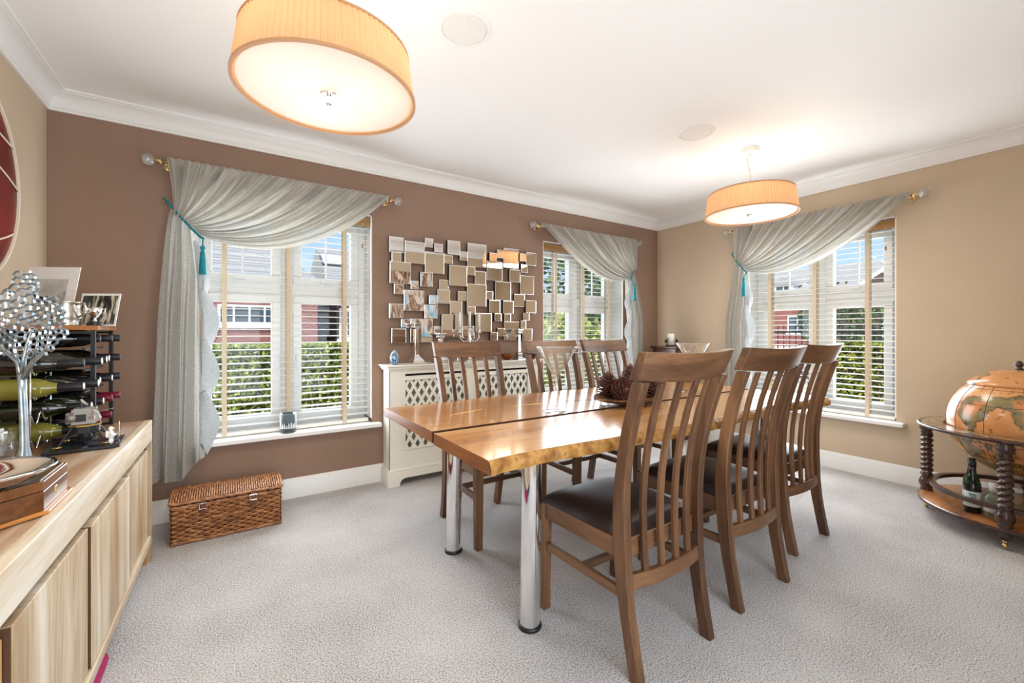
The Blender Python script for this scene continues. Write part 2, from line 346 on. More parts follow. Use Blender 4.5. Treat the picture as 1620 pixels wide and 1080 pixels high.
# ================================================================ OUTDOORS
GZ = -.15
def patchy(name, c1, c2, scale, rough=.9, bump=.4):
    return mat(name, c1, rough, col2=c2, scale=scale, bump=bump, bscale=scale*3)
M_GRAVEL = patchy('pale_gravel', srgb(196, 184, 162), srgb(226, 216, 198), 18)
M_ROAD = patchy('grey_road', srgb(150, 148, 146), srgb(170, 168, 165), 6)
struct(MB().box(XL-30, 90, YB+T, 70, GZ-.1, GZ).box(XR+T, 90, -40, YB+T, GZ-.1, GZ).build('ground', M_GRAVEL))
struct(MB().box(-25, 60, 9.2, 14.5, GZ, GZ+.01).box(12, 18, -30, 9.2, GZ, GZ+.01).build('road', M_ROAD))
def brick_mat(name, c1, c2, mortar):
    m, t, p = nodes(name); nd = t.nodes.new; lk = t.links.new
    tc = nd('ShaderNodeTexCoord'); sx = nd('ShaderNodeSeparateXYZ'); lk(tc.outputs['Object'], sx.inputs[0])
    ad = nd('ShaderNodeMath'); ad.operation = 'ADD'; lk(sx.outputs[0], ad.inputs[0]); lk(sx.outputs[1], ad.inputs[1])
    cb = nd('ShaderNodeCombineXYZ'); lk(ad.outputs[0], cb.inputs[0]); lk(sx.outputs[2], cb.inputs[1])
    b = nd('ShaderNodeTexBrick'); b.inputs['Scale'].default_value = 4.4; b.inputs['Color1'].default_value = c4(c1); b.inputs['Color2'].default_value = c4(c2); b.inputs['Mortar'].default_value = c4(mortar)
    b.inputs['Mortar Size'].default_value = .012; b.inputs['Row Height'].default_value = .33; b.inputs['Brick Width'].default_value = 1.0
    lk(cb.outputs[0], b.inputs[0]); lk(b.outputs[0], p.inputs['Base Color']); p.inputs['Roughness'].default_value = .9; return m
M_BRICK = brick_mat('red_brick', srgb(150, 92, 84), srgb(128, 76, 72), srgb(165, 140, 130))
M_BRICKD = brick_mat('brown_brick', srgb(96, 76, 74), srgb(82, 64, 66), srgb(120, 106, 102))
def tile_mat(name, c1, c2):
    m, t, p = nodes(name); nd = t.nodes.new; lk = t.links.new
    tc = nd('ShaderNodeTexCoord'); w = nd('ShaderNodeTexWave'); w.bands_direction = 'Z'; w.wave_profile = 'SAW'; w.inputs['Scale'].default_value = 2.2; w.inputs['Distortion'].default_value = .15; lk(tc.outputs['Object'], w.inputs[0])
    r = nd('ShaderNodeValToRGB'); e = r.color_ramp.elements; e[0].color = c4(c1); e[1].color = c4(c2); lk(w.outputs[0], r.inputs[0]); lk(r.outputs[0], p.inputs['Base Color']); p.inputs['Roughness'].default_value = .85; return m
M_TILE = tile_mat('grey_roof_tile', srgb(134, 130, 128), srgb(180, 177, 174))
M_DGLASS = mat('dark_window_glass', srgb(70, 82, 92), .08)
M_DARKPOST = mat('black_railing', (.02, .02, .022), .5)
def house(name, label, loc, rz, w, d, eave, ridge, brick, wins, hip=0.0, gable_front=False, sky=None, dormers=()):
    h = thing(name, label, 'house', loc, rz)
    MB().box(-w/2, w/2, 0, d, 0, eave).build('wall', brick, h)
    ov = .35
    b = MB()
    if gable_front:
        b.add([(-w/2-ov, -ov, eave-.15), (w/2+ov, -ov, eave-.15), (0, -ov, ridge), (-w/2-ov, d+ov, eave-.15), (w/2+ov, d+ov, eave-.15), (0, d+ov, ridge)],
              [(0, 3, 5, 2), (1, 2, 5, 4), (3, 4, 5), (0, 1, 4, 3), (0, 2, 1)])
        MB().add([(-w/2, -.002, eave), (w/2, -.002, eave), (0, -.002, ridge-.25), (-w/2, -ov-.02, eave), (w/2, -ov-.02, eave), (0, -ov-.02, ridge-.25)], [(0, 1, 2), (3, 5, 4), (0, 3, 4, 1), (1, 4, 5, 2), (2, 5, 3, 0)]).build('gable', brick, h)
        for s in (-1, 1):
            p = [(s*(w/2+ov), eave-.15), (0, ridge)]
            MB().hull8([(p[0][0], -ov-.06, p[0][1]-.16), (p[1][0], -ov-.06, p[1][1]-.2), (p[1][0], -ov-.02, p[1][1]-.2), (p[0][0], -ov-.02, p[0][1]-.16)],
                       [(p[0][0], -ov-.06, p[0][1]+.05), (p[1][0], -ov-.06, p[1][1]+.05), (p[1][0], -ov-.02, p[1][1]+.05), (p[0][0], -ov-.02, p[0][1]+.05)]).build('bargeboard', M_UPVC, h)
    else:
        b.add([(-w/2-ov, -ov, eave-.1), (w/2+ov, -ov, eave-.1), (w/2+ov, d+ov, eave-.1), (-w/2-ov, d+ov, eave-.1), (-w/2-ov+hip, d/2, ridge), (w/2+ov-hip, d/2, ridge)],
              [(0, 1, 5, 4), (2, 3, 4, 5), (1, 2, 5), (3, 0, 4), (3, 2, 1, 0)])
        MB().box(-w/2-ov, w/2+ov, -ov-.08, -ov, eave-.22, eave-.08).build('fascia', M_UPVC, h)
    rf = b.build('roof', M_TILE, h)
    for (x0, x1, z0, z1, nc, nr) in wins:
        f = MB(); frame(f, x0, x1, z0, z1, .09, -.06, .0)
        for i in range(1, nc): xx = x0+(x1-x0)*i/nc; f.box(xx-.035, xx+.035, -.05, 0, z0+.09, z1-.09)
        for i in range(1, nr): zz = z0+(z1-z0)*i/nr; f.box(x0+.09, x1-.09, -.045, 0, zz-.025, zz+.025)
        wo_ = f.build('window', M_UPVC, h); MB().box(x0+.05, x1-.05, -.02, -.004, z0+.05, z1-.05).build('pane', M_DGLASS, wo_)
        MB().box(x0-.1, x1+.1, -.12, 0, z0-.12, z0-.001).build('window_ledge', M_UPVC, h)
    if sky:
        x, f0, ww, hh = sky; sl = Vector((0, d/2+ov, ridge-eave+.1)); o = Vector((x, -ov, eave-.1)); n = Vector((0, -(ridge-eave+.1), d/2+ov)).normalized(); u = sl.normalized(); c = o+sl*f0
        def qd(a, e_): return [c+Vector((-a, 0, 0))-u*e_, c+Vector((a, 0, 0))-u*e_, c+Vector((a, 0, 0))+u*e_, c+Vector((-a, 0, 0))+u*e_]
        s1 = MB().hull8([p+n*.0 for p in qd(ww/2+.08, hh/2+.08)], [p+n*.07 for p in qd(ww/2+.08, hh/2+.08)]).build('rooflight', mat('rooflight_frame', srgb(90, 90, 92), .5), h)
        MB().hull8([p+n*.071 for p in qd(ww/2, hh/2)], [p+n*.09 for p in qd(ww/2, hh/2)]).build('pane', mat('rooflight_pane', (.8, .84, .88), .15), s1)
    for (x, z) in dormers:
        dm = MB().box(x-.8, x+.8, .3, 2.4, z-.5, z+.7).build('dormer', M_UPVC, h)
        MB().add([(x-1, .1, z+.65), (x+1, .1, z+.65), (x, .1, z+1.4), (x-1, 3, z+.65), (x+1, 3, z+.65), (x, 3, z+1.4)], [(0, 3, 5, 2), (1, 2, 5, 4), (0, 2, 1), (3, 4, 5), (0, 1, 4, 3)]).build('dormer_roof', M_TILE, h)
        MB().box(x-.6, x-.05, .28, .299, z-.35, z+.55).box(x+.05, x+.6, .28, .299, z-.35, z+.55).build('pane', M_DGLASS, dm)
    return h
house('brick_house', 'red brick house with hipped grey roof and long white window opposite', (.3, 20, GZ), 0, 5.6, 7, 3.35, 5.9, M_BRICK, [(-.75, 1.35, 1.55, 2.35, 4, 1)], hip=2.6)
house('brick_house', 'darker brick house with a rooflight and gridded white window opposite', (7.1, 20.6, GZ), 0, 6.2, 7, 3.35, 5.7, M_BRICKD, [(-3.0, -1.7, .95, 2.35, 4, 2)], hip=0, sky=(-2.9, .64, .95, 1.1))
house('dormer_house', 'distant brick house with two white dormers in its grey roof', (42, 17.6, GZ), R(-90), 13, 8, 4.0, 7.4, M_BRICK, [(-1.0, .6, 1.2, 2.7, 2, 2), (-4, -2.6, 1.2, 2.7, 2, 2)], hip=2.5, dormers=((-1.5, 4.9), (1.4, 4.9)))
house('gabled_house', 'distant brick house with a white bargeboard gable above the clipped hedge', (31, 7.6, GZ), R(-90), 6.4, 9, 3.2, 5.6, M_BRICKD, [(-1.2, .8, 1.1, 2.4, 3, 1)], gable_front=True)

def leaf_mass(name, boxes, n, size, m, parent, seed, blob=False):
    rnd = random.Random(seed); b = MB()
    for k in range(n):
        x0, x1, y0, y1, z0, z1 = boxes[k % len(boxes)]
        if blob:
            while True:
                d = Vector((rnd.uniform(-1, 1), rnd.uniform(-1, 1), rnd.uniform(-1, 1)))
                if .35 < d.length < 1: break
            d = d.normalized()*(.72+.28*rnd.random())*(1+.25*mn.noise(d*2.3))
            c = Vector(((x0+x1)/2+d.x*(x1-x0)/2, (y0+y1)/2+d.y*(y1-y0)/2, (z0+z1)/2+d.z*(z1-z0)/2))
        else:
            c = Vector((rnd.uniform(x0, x1), rnd.uniform(y0, y1), rnd.uniform(z0, z1)))
            s = rnd.random()
            if s < .45: c.z = z1 - .05*rnd.random()**2 + .03*mn.noise(Vector((c.x*3, c.y*3, 0)))
            elif s < .92: 
                if (x1-x0) > (y1-y0): c.y = y0 + .1*rnd.random()**1.5
                else: c.x = x0 + .1*rnd.random()**1.5
        a = Vector((rnd.gauss(0, 1), rnd.gauss(0, 1), rnd.gauss(0, 1))).normalized(); w = a.orthogonal().normalized()
        w = Matrix.Rotation(rnd.uniform(0, 6.28), 3, a) @ w; l = size*rnd.uniform(.7, 1.3)
        b.add([c-a*l, c+w*l*.55, c+a*l, c-w*l*.55], [(0, 1, 2, 3)])
    o = b.build(name, m, parent); o['kind'] = 'stuff'; return o
def leafm(name, c1, c2, c3):
    m, t, p = nodes(name); nd = t.nodes.new; lk = t.links.new
    g = nd('ShaderNodeNewGeometry'); r = nd('ShaderNodeValToRGB'); e = r.color_ramp.elements; e[0].color = c4(c1); e[1].color = c4(c3); q = e.new(.55); q.color = c4(c2)
    lk(g.outputs['Random Per Island'], r.inputs[0]); lk(r.outputs[0], p.inputs['Base Color']); p.inputs['Roughness'].default_value = .45
    tl = nd('ShaderNodeBsdfTranslucent'); lk(r.outputs[0], tl.inputs[0]); mx = nd('ShaderNodeMixShader'); mx.inputs[0].default_value = .3; lk(p.outputs[0], mx.inputs[1]); lk(tl.outputs[0], mx.inputs[2]); lk(mx.outputs[0], t.nodes['Material Output'].inputs[0]); return m
M_LEAF = leafm('hedge_leaf', srgb(92, 116, 44), srgb(160, 176, 78), srgb(232, 226, 146))
M_LEAFY = leafm('golden_hedge_leaf', srgb(70, 92, 36), srgb(136, 150, 58), srgb(222, 210, 96))
M_LEAFD = leafm('shrub_leaf', srgb(44, 66, 40), srgb(82, 108, 66), srgb(150, 168, 110))
M_PINK = leafm('pink_petal', srgb(214, 60, 140), srgb(232, 90, 160), srgb(240, 150, 190))
M_CORE = mat('twig_core', srgb(48, 46, 28), .9, col2=srgb(70, 72, 36), scale=30)
M_BARK = mat('bark', srgb(80, 66, 52), .9, col2=srgb(110, 94, 78), scale=20)
hg = thing('clipped_hedge', 'low clipped green hedge in front of the red brick house', 'hedge', (1.0, 6.2, GZ))
MB().box(-2.3, 3.0, .08, .75, 0, 1.02).build('twigs', M_CORE, hg); leaf_mass('foliage', [(-2.4, 3.1, 0, .8, .02, 1.09)], 24000, .036, M_LEAF, hg, 1)
hg = thing('clipped_hedge', 'golden-topped clipped hedge outside the window nearest the globe', 'hedge', (8.0, .8, GZ))
MB().box(.08, .75, -1.5, 2.1, 0, 1.02).build('twigs', M_CORE, hg); leaf_mass('foliage', [(0, .8, -1.6, 2.15, .02, 1.09)], 14000, .034, M_LEAFY, hg, 2)
def shrub(label, loc, rx, rz_, n, m, seed, flowers=0, size=.05):
    s = thing('leafy_shrub', label, 'shrub', loc)
    rnd = random.Random(seed)
    for k in range(4):
        a = rnd.uniform(0, 6.28); MB().tube([(0, 0, 0), (.15*cos(a)*rx, .15*sin(a)*rx, rz_*.5), (.5*cos(a)*rx, .5*sin(a)*rx, rz_*1.3)], [.05, .035, .015], 6).build('stem', M_BARK, s)
    leaf_mass('foliage', [(-rx, rx, -rx, rx, rz_*.15, rz_*2)], n, size, m, s, seed, True)
    if flowers: leaf_mass('flower_cluster', [(-rx*.4, rx*.2, -rx*1.05, -rx*.6, rz_*1.02, rz_*1.22)], flowers, .05, M_PINK, s, seed+9, True)
shrub('tall dark green shrub with pink blooms outside the window by the mirror', (7.3, 8.2, GZ), 1.5, 1.15, 4200, M_LEAFD, 11, 160, .07)
shrub('pale leafy shrub growing close outside the window by the mirror', (5.05, 6.0, GZ), .85, .8, 3200, M_LEAF, 12, 0, .06)
shrub('tall leafy tree standing behind the shrubs seen past the mirror', (9.8, 12, GZ), 2.6, 2.4, 5200, M_LEAFD, 13, 0, .11)
shrub('rounded green tree behind the golden-topped hedge', (19.5, 6.6, GZ), 1.5, 1.5, 2600, M_LEAFD, 14, 60, .09)
rl = thing('iron_railing', 'black iron railing fence behind the golden-topped hedge', 'railing', (11.2, 2.6, GZ))
MB().box(-.02, .02, -6, 4.5, 1.25, 1.29).build('top_bar', M_DARKPOST, rl); MB().box(-.02, .02, -6, 4.5, .2, .24).build('bottom_bar', M_DARKPOST, rl)
bar = MB().box(-.009, .009, -.009, .009, 0, 1.42).mesh('bar', M_DARKPOST)
for k in range(80):
    o = bpy.data.objects.new('bar', bar); link(o, rl); o.location = (0, -6+k*.132, 0)

# ================================================================ CURTAINS
M_SWAG = cloth('silver_grey_sheer', srgb(168, 162, 150), srgb(190, 185, 174), .26, .10, 420)
M_TAIL = cloth('silver_grey_drape', srgb(162, 158, 150), srgb(192, 188, 180), .3, .02, 300, .3)
M_RUF = cloth('pale_sheer_edge', srgb(166, 172, 174), srgb(186, 192, 194), .10, .03, 240)
M_TEAL = mat('teal_cord', srgb(0, 110, 125), .6, col2=srgb(10, 140, 152), scale=120, bump=.3)
M_CRYSTAL = mat('crystal', (.93, .94, .93), .04, trans=.85, ior=1.5)
def ridg(x): return 2*abs(sin(x/2))**.75-1
def bez(a, b, c, t): return ((1-t)**2*a[0]+2*t*(1-t)*b[0]+t*t*c[0], (1-t)**2*a[1]+2*t*(1-t)*b[1]+t*t*c[1])
def curtain(n, sg, names, seed=0):
    wl, c = WIN[n]; loc, rz = PLACE[wl]; M4 = Matrix.Rotation(rz, 4, 'Z')
    base = Vector(loc) + M4 @ Vector((c, 0, 0)); zr = 2.10; yr = -.082
    rod = thing('curtain_rod', names[0], 'curtain rod', base+Vector((0, 0, zr)), rz, 'brass curtain rods')
    MB().tube([(-.66, yr, 0), (.66, yr, 0)], .0085, 12).build('rod', M_BRASS, rod, True)
    for s in (-1, 1):
        MB().lathe([(.012, 0), (.014, .012), (.010, .02), (.013, .03), (.006, .036)], 14, (s*.66, yr, 0), rotM('Y', R(90)*s)).build('collar', M_BRASS, rod, True)
        MB().lathe([(.004+.03*sin(PI*i/10), .03*(1-cos(PI*i/10))) for i in range(11)], 12, (s*.692, yr, 0), rotM('Y', R(90)*s)).build('crystal_finial', M_CRYSTAL, rod)
        MB().tube([(s*.645, -.001, -.01), (s*.645, yr*.6, -.012), (s*.645, yr, -.004)], .006, 8).lathe([(.02, 0), (.018, .006), (.01, .008)], 14, (s*.645, 0, -.01), rotM('X', R(90))).build('bracket', M_BRASS, rod, True)
    cu = thing('swag_curtain', names[1], 'curtain', base+Vector((0, 0, .27)), rz, 'swagged silver grey curtains')
    z0 = .27; rnd = random.Random(seed); ph = [rnd.uniform(0, 6.28) for _ in range(6)]
    Tx, Tz = -.505, 1.715
    def sw(s, t):
        u = -.635+1.28*s
        P0 = (u, zr+.012); T1 = (Tx-.10*(1-s)**1.5+.03*s, Tz+.075*(1-s)-.035*s)
        mid = ((P0[0]+T1[0])/2, (P0[1]+T1[1])/2)
        C = (mid[0]-.02*s+.02, mid[1]-.40*s**1.25)
        x, z = bez(P0, C, T1, t)
        fr = 2*PI*s
        top = .013*sin(fr*30+ph[0])*(1-t)**2
        big = -(.026*ridg(fr*7+ph[1]+.9*sin(t*3))+.030*ridg(fr*13+ph[2]-t*1.6)+.012*sin(fr*21+ph[3]))*min(1, t*4+.35)*(1-.6*t**2.2)
        belly = -.05*s*sin(PI*t)*.9
        y = yr-.032+top+big+belly-.02*t
        z += (.010*sin(fr*13+ph[2]+1.5))*sin(PI*t)
        return (sg*x, min(y, -.022), z-z0)
    MB().grid(sw, 300, 36).build('swag', M_SWAG, cu, True)
    MB().grid(lambda s, t: (sg*(-.635+1.28*s), yr-.018+.005*sin(2*PI*s*30+ph[0])+.012*t*t, zr-.014+.044*t-z0+.004*sin(s*190)*t), 300, 4).build('heading', M_SWAG, cu, True)
    # tail below the tie
    zb = lambda w: .27+.05*sin(w*9)*.4+.20*max(0, w-.45)
    def tl(w, t):
        tt = t**.75
        xl = -.618-.075*t**.55; xr = -.50+.045*min(1, t*5)
        e_ = .06*sin(PI*min(1, t*3))*0
        x = xl+(xr-xl)*w; z = (Tz+.13*(1-w)-.005*w)*(1-t)+zb(w)*t
        fo = -.050*ridg(2*PI*w*3.2+ph[4])+.014*sin(2*PI*w*5.7+ph[5]+t)
        y = -.072-.06*min(1, t*2.5)+fo*min(1, .12+t*2.4)-.025*sin(PI*min(1, t*1.5))
        x += .008*sin(2*PI*w*3.1+ph[4]+1.4)*t
        return (sg*x, min(y, -.02), z-z0)
    MB().grid(tl, 90, 40).build('tail', M_TAIL, cu, True)
    def rf(e_, t):       # cascading edge: a strip that zigzags down the inner side
        k = 4.0; q = k*t; a = q-math.floor(q); st = min(1, t*3)        # a saw-tooth of folded hems
        amp = (.020+.050*st)*(1-abs(2*a-1)**1.6)
        z = Tz-.06-(Tz-.06-.47)*t
        x = -.512+.03*st+e_*(.028+amp)
        y = -.125-.055*st-.030*e_*sin(2*PI*a)-.012*sin(PI*e_)
        z -= e_*(.10*st*(a-.2))
        return (sg*x, y, z-z0)
    MB().grid(rf, 14, 120).build('cascade_edge', M_RUF, cu, True)
    tb = thing('curtain_tieback', names[2], 'tieback', base+Vector((0, 0, 1.45)), rz, 'teal tassel tiebacks')
    zz = 1.45
    MB().tube([(sg*-.655, -.002, 1.90-zz), (sg*-.655, -.04, 1.895-zz), (sg*-.655, -.05, 1.91-zz)], .004, 8).lathe([(.016, 0), (.014, .005), (.006, .007)], 12, (sg*-.655, 0, 1.90-zz), rotM('X', R(90))).build('wall_hook', M_BRASS, tb, True)
    MB().tube([(sg*-.655, -.045, 1.90-zz), (sg*-.64, -.115, 1.872-zz), (sg*-.585, -.142, 1.80-zz), (sg*-.525, -.152, 1.725-zz), (sg*-.478, -.16, 1.675-zz), (sg*-.462, -.19, 1.66-zz)], .0065, 8).build('cord', M_TEAL, tb, True)
    tx = -.463
    MB().tube([(sg*-.466, -.185, 1.662-zz), (sg*tx, -.225, 1.635-zz), (sg*tx, -.232, 1.60-zz)], .004, 6).build('tassel_cord', M_TEAL, tb, True)
    MB().lathe([(.004, .165), (.012, .158), (.013, .145), (.007, .135), (.012, .125), (.015, .09), (.019, 0), (.016, -.002)], 14, (sg*tx, -.232, 0)).build('tassel', M_TEAL, tb, True)
curtain(1, 1, ('brass rod with crystal ball ends above the window behind the hamper', 'grey swag curtain with long drape hanging beside the wooden sideboard', 'teal tasselled tieback on the curtain beside the wooden sideboard'), 3)
curtain(2, -1, ('brass rod with crystal ends above the window between mirror and corner', 'grey swag curtain gathered toward the room corner beside the mirror', 'teal tasselled tieback on the curtain beside the room corner'), 5)
curtain(3, 1, ('brass rod with crystal ends on the beige wall near the globe', 'grey swag curtain on the beige wall behind the oak chairs', 'teal tasselled tieback on the beige wall curtain'), 8)
# ================================================================ DINING TABLE
def make_table():
    x0, x1, yf, yb, T_, th = .655, 2.99, 1.118, 2.215, .73, .044
    t = thing('dining_table', 'long glossy live-edge wooden table of two slabs on chrome legs', 'table', ((x0+x1)/2, 1.66, 0))
    ox, oy = (x0+x1)/2, 1.66
    n = 90
    def fe(x): return .016*mn.noise(Vector((x*3.1, 2.3, 0)))+.010*mn.noise(Vector((x*8, 7.3, 0)))-.035*math.exp(-((x-1.42)/.18)**2)*0+.018*sin(x*4.2)
    def slab(name, sgn, yi, ye, xa):
        # sgn -1: live edge faces -y
        xs = [xa+(x1-xa)*i/n for i in range(n+1)]
        top = [ye+fe(x*1.0+sgn*5) for x in xs]; bot = [ye+fe(x+sgn*5)+sgn*(.016+.012*mn.noise(Vector((x*6, 1.1, sgn)))) for x in xs]
        b = MB(); b.add([(xs[i]-ox, yi-oy, T_) for i in range(n+1)]+[(xs[i]-ox, top[i]-oy, T_) for i in range(n+1)], [(i, i+1, n+2+i, n+1+i) for i in range(n)])
        b.add([(xs[i]-ox, yi-oy, T_-th) for i in range(n+1)]+[(xs[i]-ox, bot[i]-oy, T_-th) for i in range(n+1)], [(i, i+1, n+2+i, n+1+i) for i in range(n)])
        p = b.build(name, M_TABLE, t)
        MB().add([(xs[0]-ox, yi-oy, T_), (xs[n]-ox, yi-oy, T_), (xs[n]-ox, yi-oy, T_-th), (xs[0]-ox, yi-oy, T_-th)], [(0, 1, 2, 3)]).build('inner_edge', mat('inner_edge_shade', srgb(84, 48, 24), .6), p)  # dark brown paints in the shade of the gap between the slabs
        for i in (0, n): MB().add([(xs[i]-ox, yi-oy, T_), (xs[i]-ox, top[i]-oy, T_), (xs[i]-ox, (top[i]+bot[i])/2+sgn*.006-oy, T_-th*.5), (xs[i]-ox, bot[i]-oy, T_-th), (xs[i]-ox, yi-oy, T_-th)], [(0, 1, 2, 3, 4)]).build('end_grain', M_TEND, p)
        b = MB(); m = 5
        b.grid(lambda u, v: (xa+(x1-xa)*u-ox, (lambda i: (top[i]*(1-v)+bot[i]*v)+sgn*(.008*sin(PI*v)+.005*mn.noise(Vector((xs[i]*14, v*2.5, 3)))*sin(PI*v)))(int(round(u*n)))-oy, T_-th*v), n, m)
        b.build('live_edge', M_EDGE, p, True)
        return p
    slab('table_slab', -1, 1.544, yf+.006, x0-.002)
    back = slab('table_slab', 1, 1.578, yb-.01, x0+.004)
    M_SL = mat('split_inlay', srgb(236, 190, 130), .3, coat=.3)
    M_SD = mat('split_dark', srgb(84, 44, 18), .5)
    for (xc, yc, L_, w, sl, mm) in ((.965, 1.865, .11, .010, .03, M_SL), (1.38, 1.87, .15, .010, -.02, M_SL), (1.66, 1.83, .14, .010, -.05, M_SD)):
        pts = []
        for i in range(13): a = -1+2*i/12; pts.append((xc+a*L_-ox, yc+a*sl+w*(1-a*a)-oy))
        for i in range(11, 0, -1): a = -1+2*i/12; pts.append((xc+a*L_-ox, yc+a*sl-w*(1-a*a)*.6-oy))
        MB().prism(pts, T_-.004, T_+.0006).build('grain_split', mm, back)
    for (x, y) in ((.957, 1.325), (.957, 1.995), (2.68, 1.325), (2.68, 1.995)):
        sx = -.02 if x < 2 else .02
        l = MB().tube([(x+sx*.3-ox, y-oy, .012), (x-sx*.2-ox, y-oy, T_-th-.006)], .039, 28).build('leg', M_CHROME, t, auto=50)
        MB().lathe([(.044, 0), (.046, .006), (.044, .014), (.04, .016)], 28, (x+sx*.3-ox, y-oy, 0)).build('foot_ring', M_BLACK, l, auto=50)
        MB().lathe([(.06, -.006), (.06, 0)], 24, (x-sx*.2-ox, y-oy, T_-th)).build('mount_plate', M_CHROME, l)
    return t
make_table()

# ================================================================ DINING CHAIRS
def make_chair():
    t = thing('dining_chair', 'x', 'chair', (0, 0, 0), 0, 'oak dining chairs around the table')
    prof = [(0, -.252), (.1, -.232), (.2, -.214), (.32, -.200), (.44, -.194), (.54, -.194), (.64, -.201), (.74, -.217), (.84, -.241), (.94, -.272), (1.0, -.294), (1.054, -.316)]
    def yz(z):
        for (a, ya), (b_, y_b) in zip(prof, prof[1:]):
            if a <= z <= b_: k = (z-a)/(b_-a); return ya+(y_b-ya)*k
        return prof[-1][1]
    bow = lambda x: -.030*(1-(x/.22)**2)
    def sx(z): return .190+.028*(z/1.05)**1.4
    for s in (-1, 1):
        rings = []
        for z in [i*.966/28 for i in range(29)]:
            x = s*sx(z); y = yz(z)-.006*max(0, (z-.5)/.5); hx = .0165; hy = .021+.006*math.exp(-((z-.42)/.18)**2)
            rings.append([(x-hx, y-hy, z), (x+hx, y-hy, z), (x+hx, y+hy, z), (x-hx, y+hy, z)])
        MB().loops(rings).build('rear_leg', M_OAK['z'], t, bevel=.003, auto=40)
        b = MB(); xx, yy = s*.205, .213
        b.hull8([(xx-.018, yy-.018, 0), (xx+.018, yy-.018, 0), (xx+.018, yy+.018, 0), (xx-.018, yy+.018, 0)], [(xx-.022, yy-.022, .433), (xx+.022, yy-.022, .433), (xx+.022, yy+.022, .433), (xx-.022, yy+.022, .433)])
        b.build('front_leg', M_OAK['z'], t, bevel=.003)
        MB().hull8([(s*.196-.010, -.185, .372), (s*.196+.010, -.185, .372), (s*.208+.010, .19, .372), (s*.208-.010, .19, .372)], [(s*.196-.010, -.185, .434), (s*.196+.010, -.185, .434), (s*.208+.010, .19, .434), (s*.208-.010, .19, .434)]).build('seat_rail', M_OAK['y'], t, bevel=.003)
        MB().hull8([(s*.193-.009, -.195, .243), (s*.193+.009, -.195, .243), (s*.205+.009, .196, .243), (s*.205-.009, .196, .243)], [(s*.193-.009, -.195, .275), (s*.193+.009, -.195, .275), (s*.205+.009, .196, .275), (s*.205-.009, .196, .275)]).build('stretcher', M_OAK['y'], t, bevel=.003)
    MB().box(-.184, .184, .203, .224, .372, .434).build('seat_rail', M_OAK['x'], t, bevel=.003)
    MB().box(-.178, .178, -.20, -.18, .372, .434).build('seat_rail', M_OAK['x'], t, bevel=.003)
    MB().box(-.188, .188, -.01, .012, .245, .272).build('stretcher', M_OAK['x'], t, bevel=.003)
    # padded seat
    def seat(u, v, top):
        k = 3.2; a = u*2-1; b_ = v*2-1; w = .196+.028*(v); x = a*w; y = .020+b_*.212
        e_ = (1-abs(a)**k)*(1-abs(b_)**k); e_ = max(e_, 0)**.42
        return (x*(1+.01*e_), y, .435+(.052*e_ if top else 0))
    b = MB(); b.grid(lambda u, v: seat(u, v, True), 24, 24); b.grid(lambda u, v: seat(u, v, False), 2, 2)
    b.build('seat_cushion', M_LEATH, t, True)
    # curved top rail and lower back rail
    def rail(z0, z1, x_, th, name, flare=0):
        rings = []
        for i in range(17):
            x = x_*(-1+i/8); k = abs(i-8)/8
            za = z0+.012*k*k*(1 if flare else 0); zb_ = z1+flare*k*k
            ya, y_b = yz(z0)+bow(x), yz(min(z1, 1.054))+bow(x)
            rings.append([(x, ya-th, za), (x, ya+th, za), (x, y_b+th, zb_), (x, y_b-th, zb_)])
        return MB().loops(rings).build(name, M_OAK['x'], t, bevel=.003, auto=40)
    rail(.960, 1.054, .237, .017, 'top_rail', .008)
    rail(.278, .326, .184, .011, 'lower_back_rail')
    for i in range(4):
        f = (-.6+i*.4); rings = []
        for z in [.325+k*(.960-.325)/22 for k in range(23)]:
            x = f*(sx(z)-.003); y = yz(z)+bow(x)*(.95); hx, hy = .0125, .0075
            rings.append([(x-hx, y-hy, z), (x+hx, y-hy, z), (x+hx, y+hy, z), (x-hx, y+hy, z)])
        MB().loops(rings).build('back_slat', M_OAK['z'], t, bevel=.002, auto=40)
    return t
ch = make_chair()
spots = [((1.273, 1.172, 0), 0, 'oak slat-back dining chair closest to the camera with a black leather seat'),
         ((1.895, 1.190, 0), 0, 'middle oak slat-back chair of the row standing in front of the table'),
         ((2.553, 1.278, 0), R(1), 'oak slat-back chair of the front row closest to the globe'),
         ((1.268, 2.150, 0), R(180), 'oak chair behind the table in front of the white radiator cover'),
         ((1.957, 2.165, 0), R(180), 'middle oak chair of the row behind the table, beyond the martini glass'),
         ((2.497, 2.165, 0), R(180), 'oak chair behind the table in front of the curtain near the corner')]
for i, (p, a, lb) in enumerate(spots):
    o = ch if i == 0 else copy_tree(ch)
    o.location = p; o.rotation_euler = (0, 0, a); o['label'] = lb

# ================================================================ SIDEBOARD
M_PALE = {a: wood('washed_acacia_'+a, srgb(172, 144, 110), srgb(206, 188, 160), srgb(226, 218, 204), a, .42, 0, 7) for a in 'xyz'}
M_STOP = wood('sideboard_top', srgb(130, 94, 68), srgb(180, 148, 118), srgb(212, 200, 186), 'y', .3, .2, 5)
M_WARM = wood('warm_acacia', srgb(170, 120, 66), srgb(206, 164, 108), srgb(222, 190, 140), 'z', .42, 0, 7)
sb = thing('sideboard', 'long pale washed-wood sideboard with flat doors along the beige wall', 'sideboard', (-.326, 2.732, 0), -.0119)
LEN = 2.35
MB().box(-.478, -.002, -LEN, 0, .664, .688).build('top', M_STOP, sb, bevel=.002)
MB().box(-.03, 0, -LEN, -.0005, .592, .690).build('top_rail', M_PALE['y'], sb, bevel=.003)
MB().box(-.478, -.03, -.022, 0, .10, .664).build('end_panel', M_PALE['z'], sb, bevel=.002)
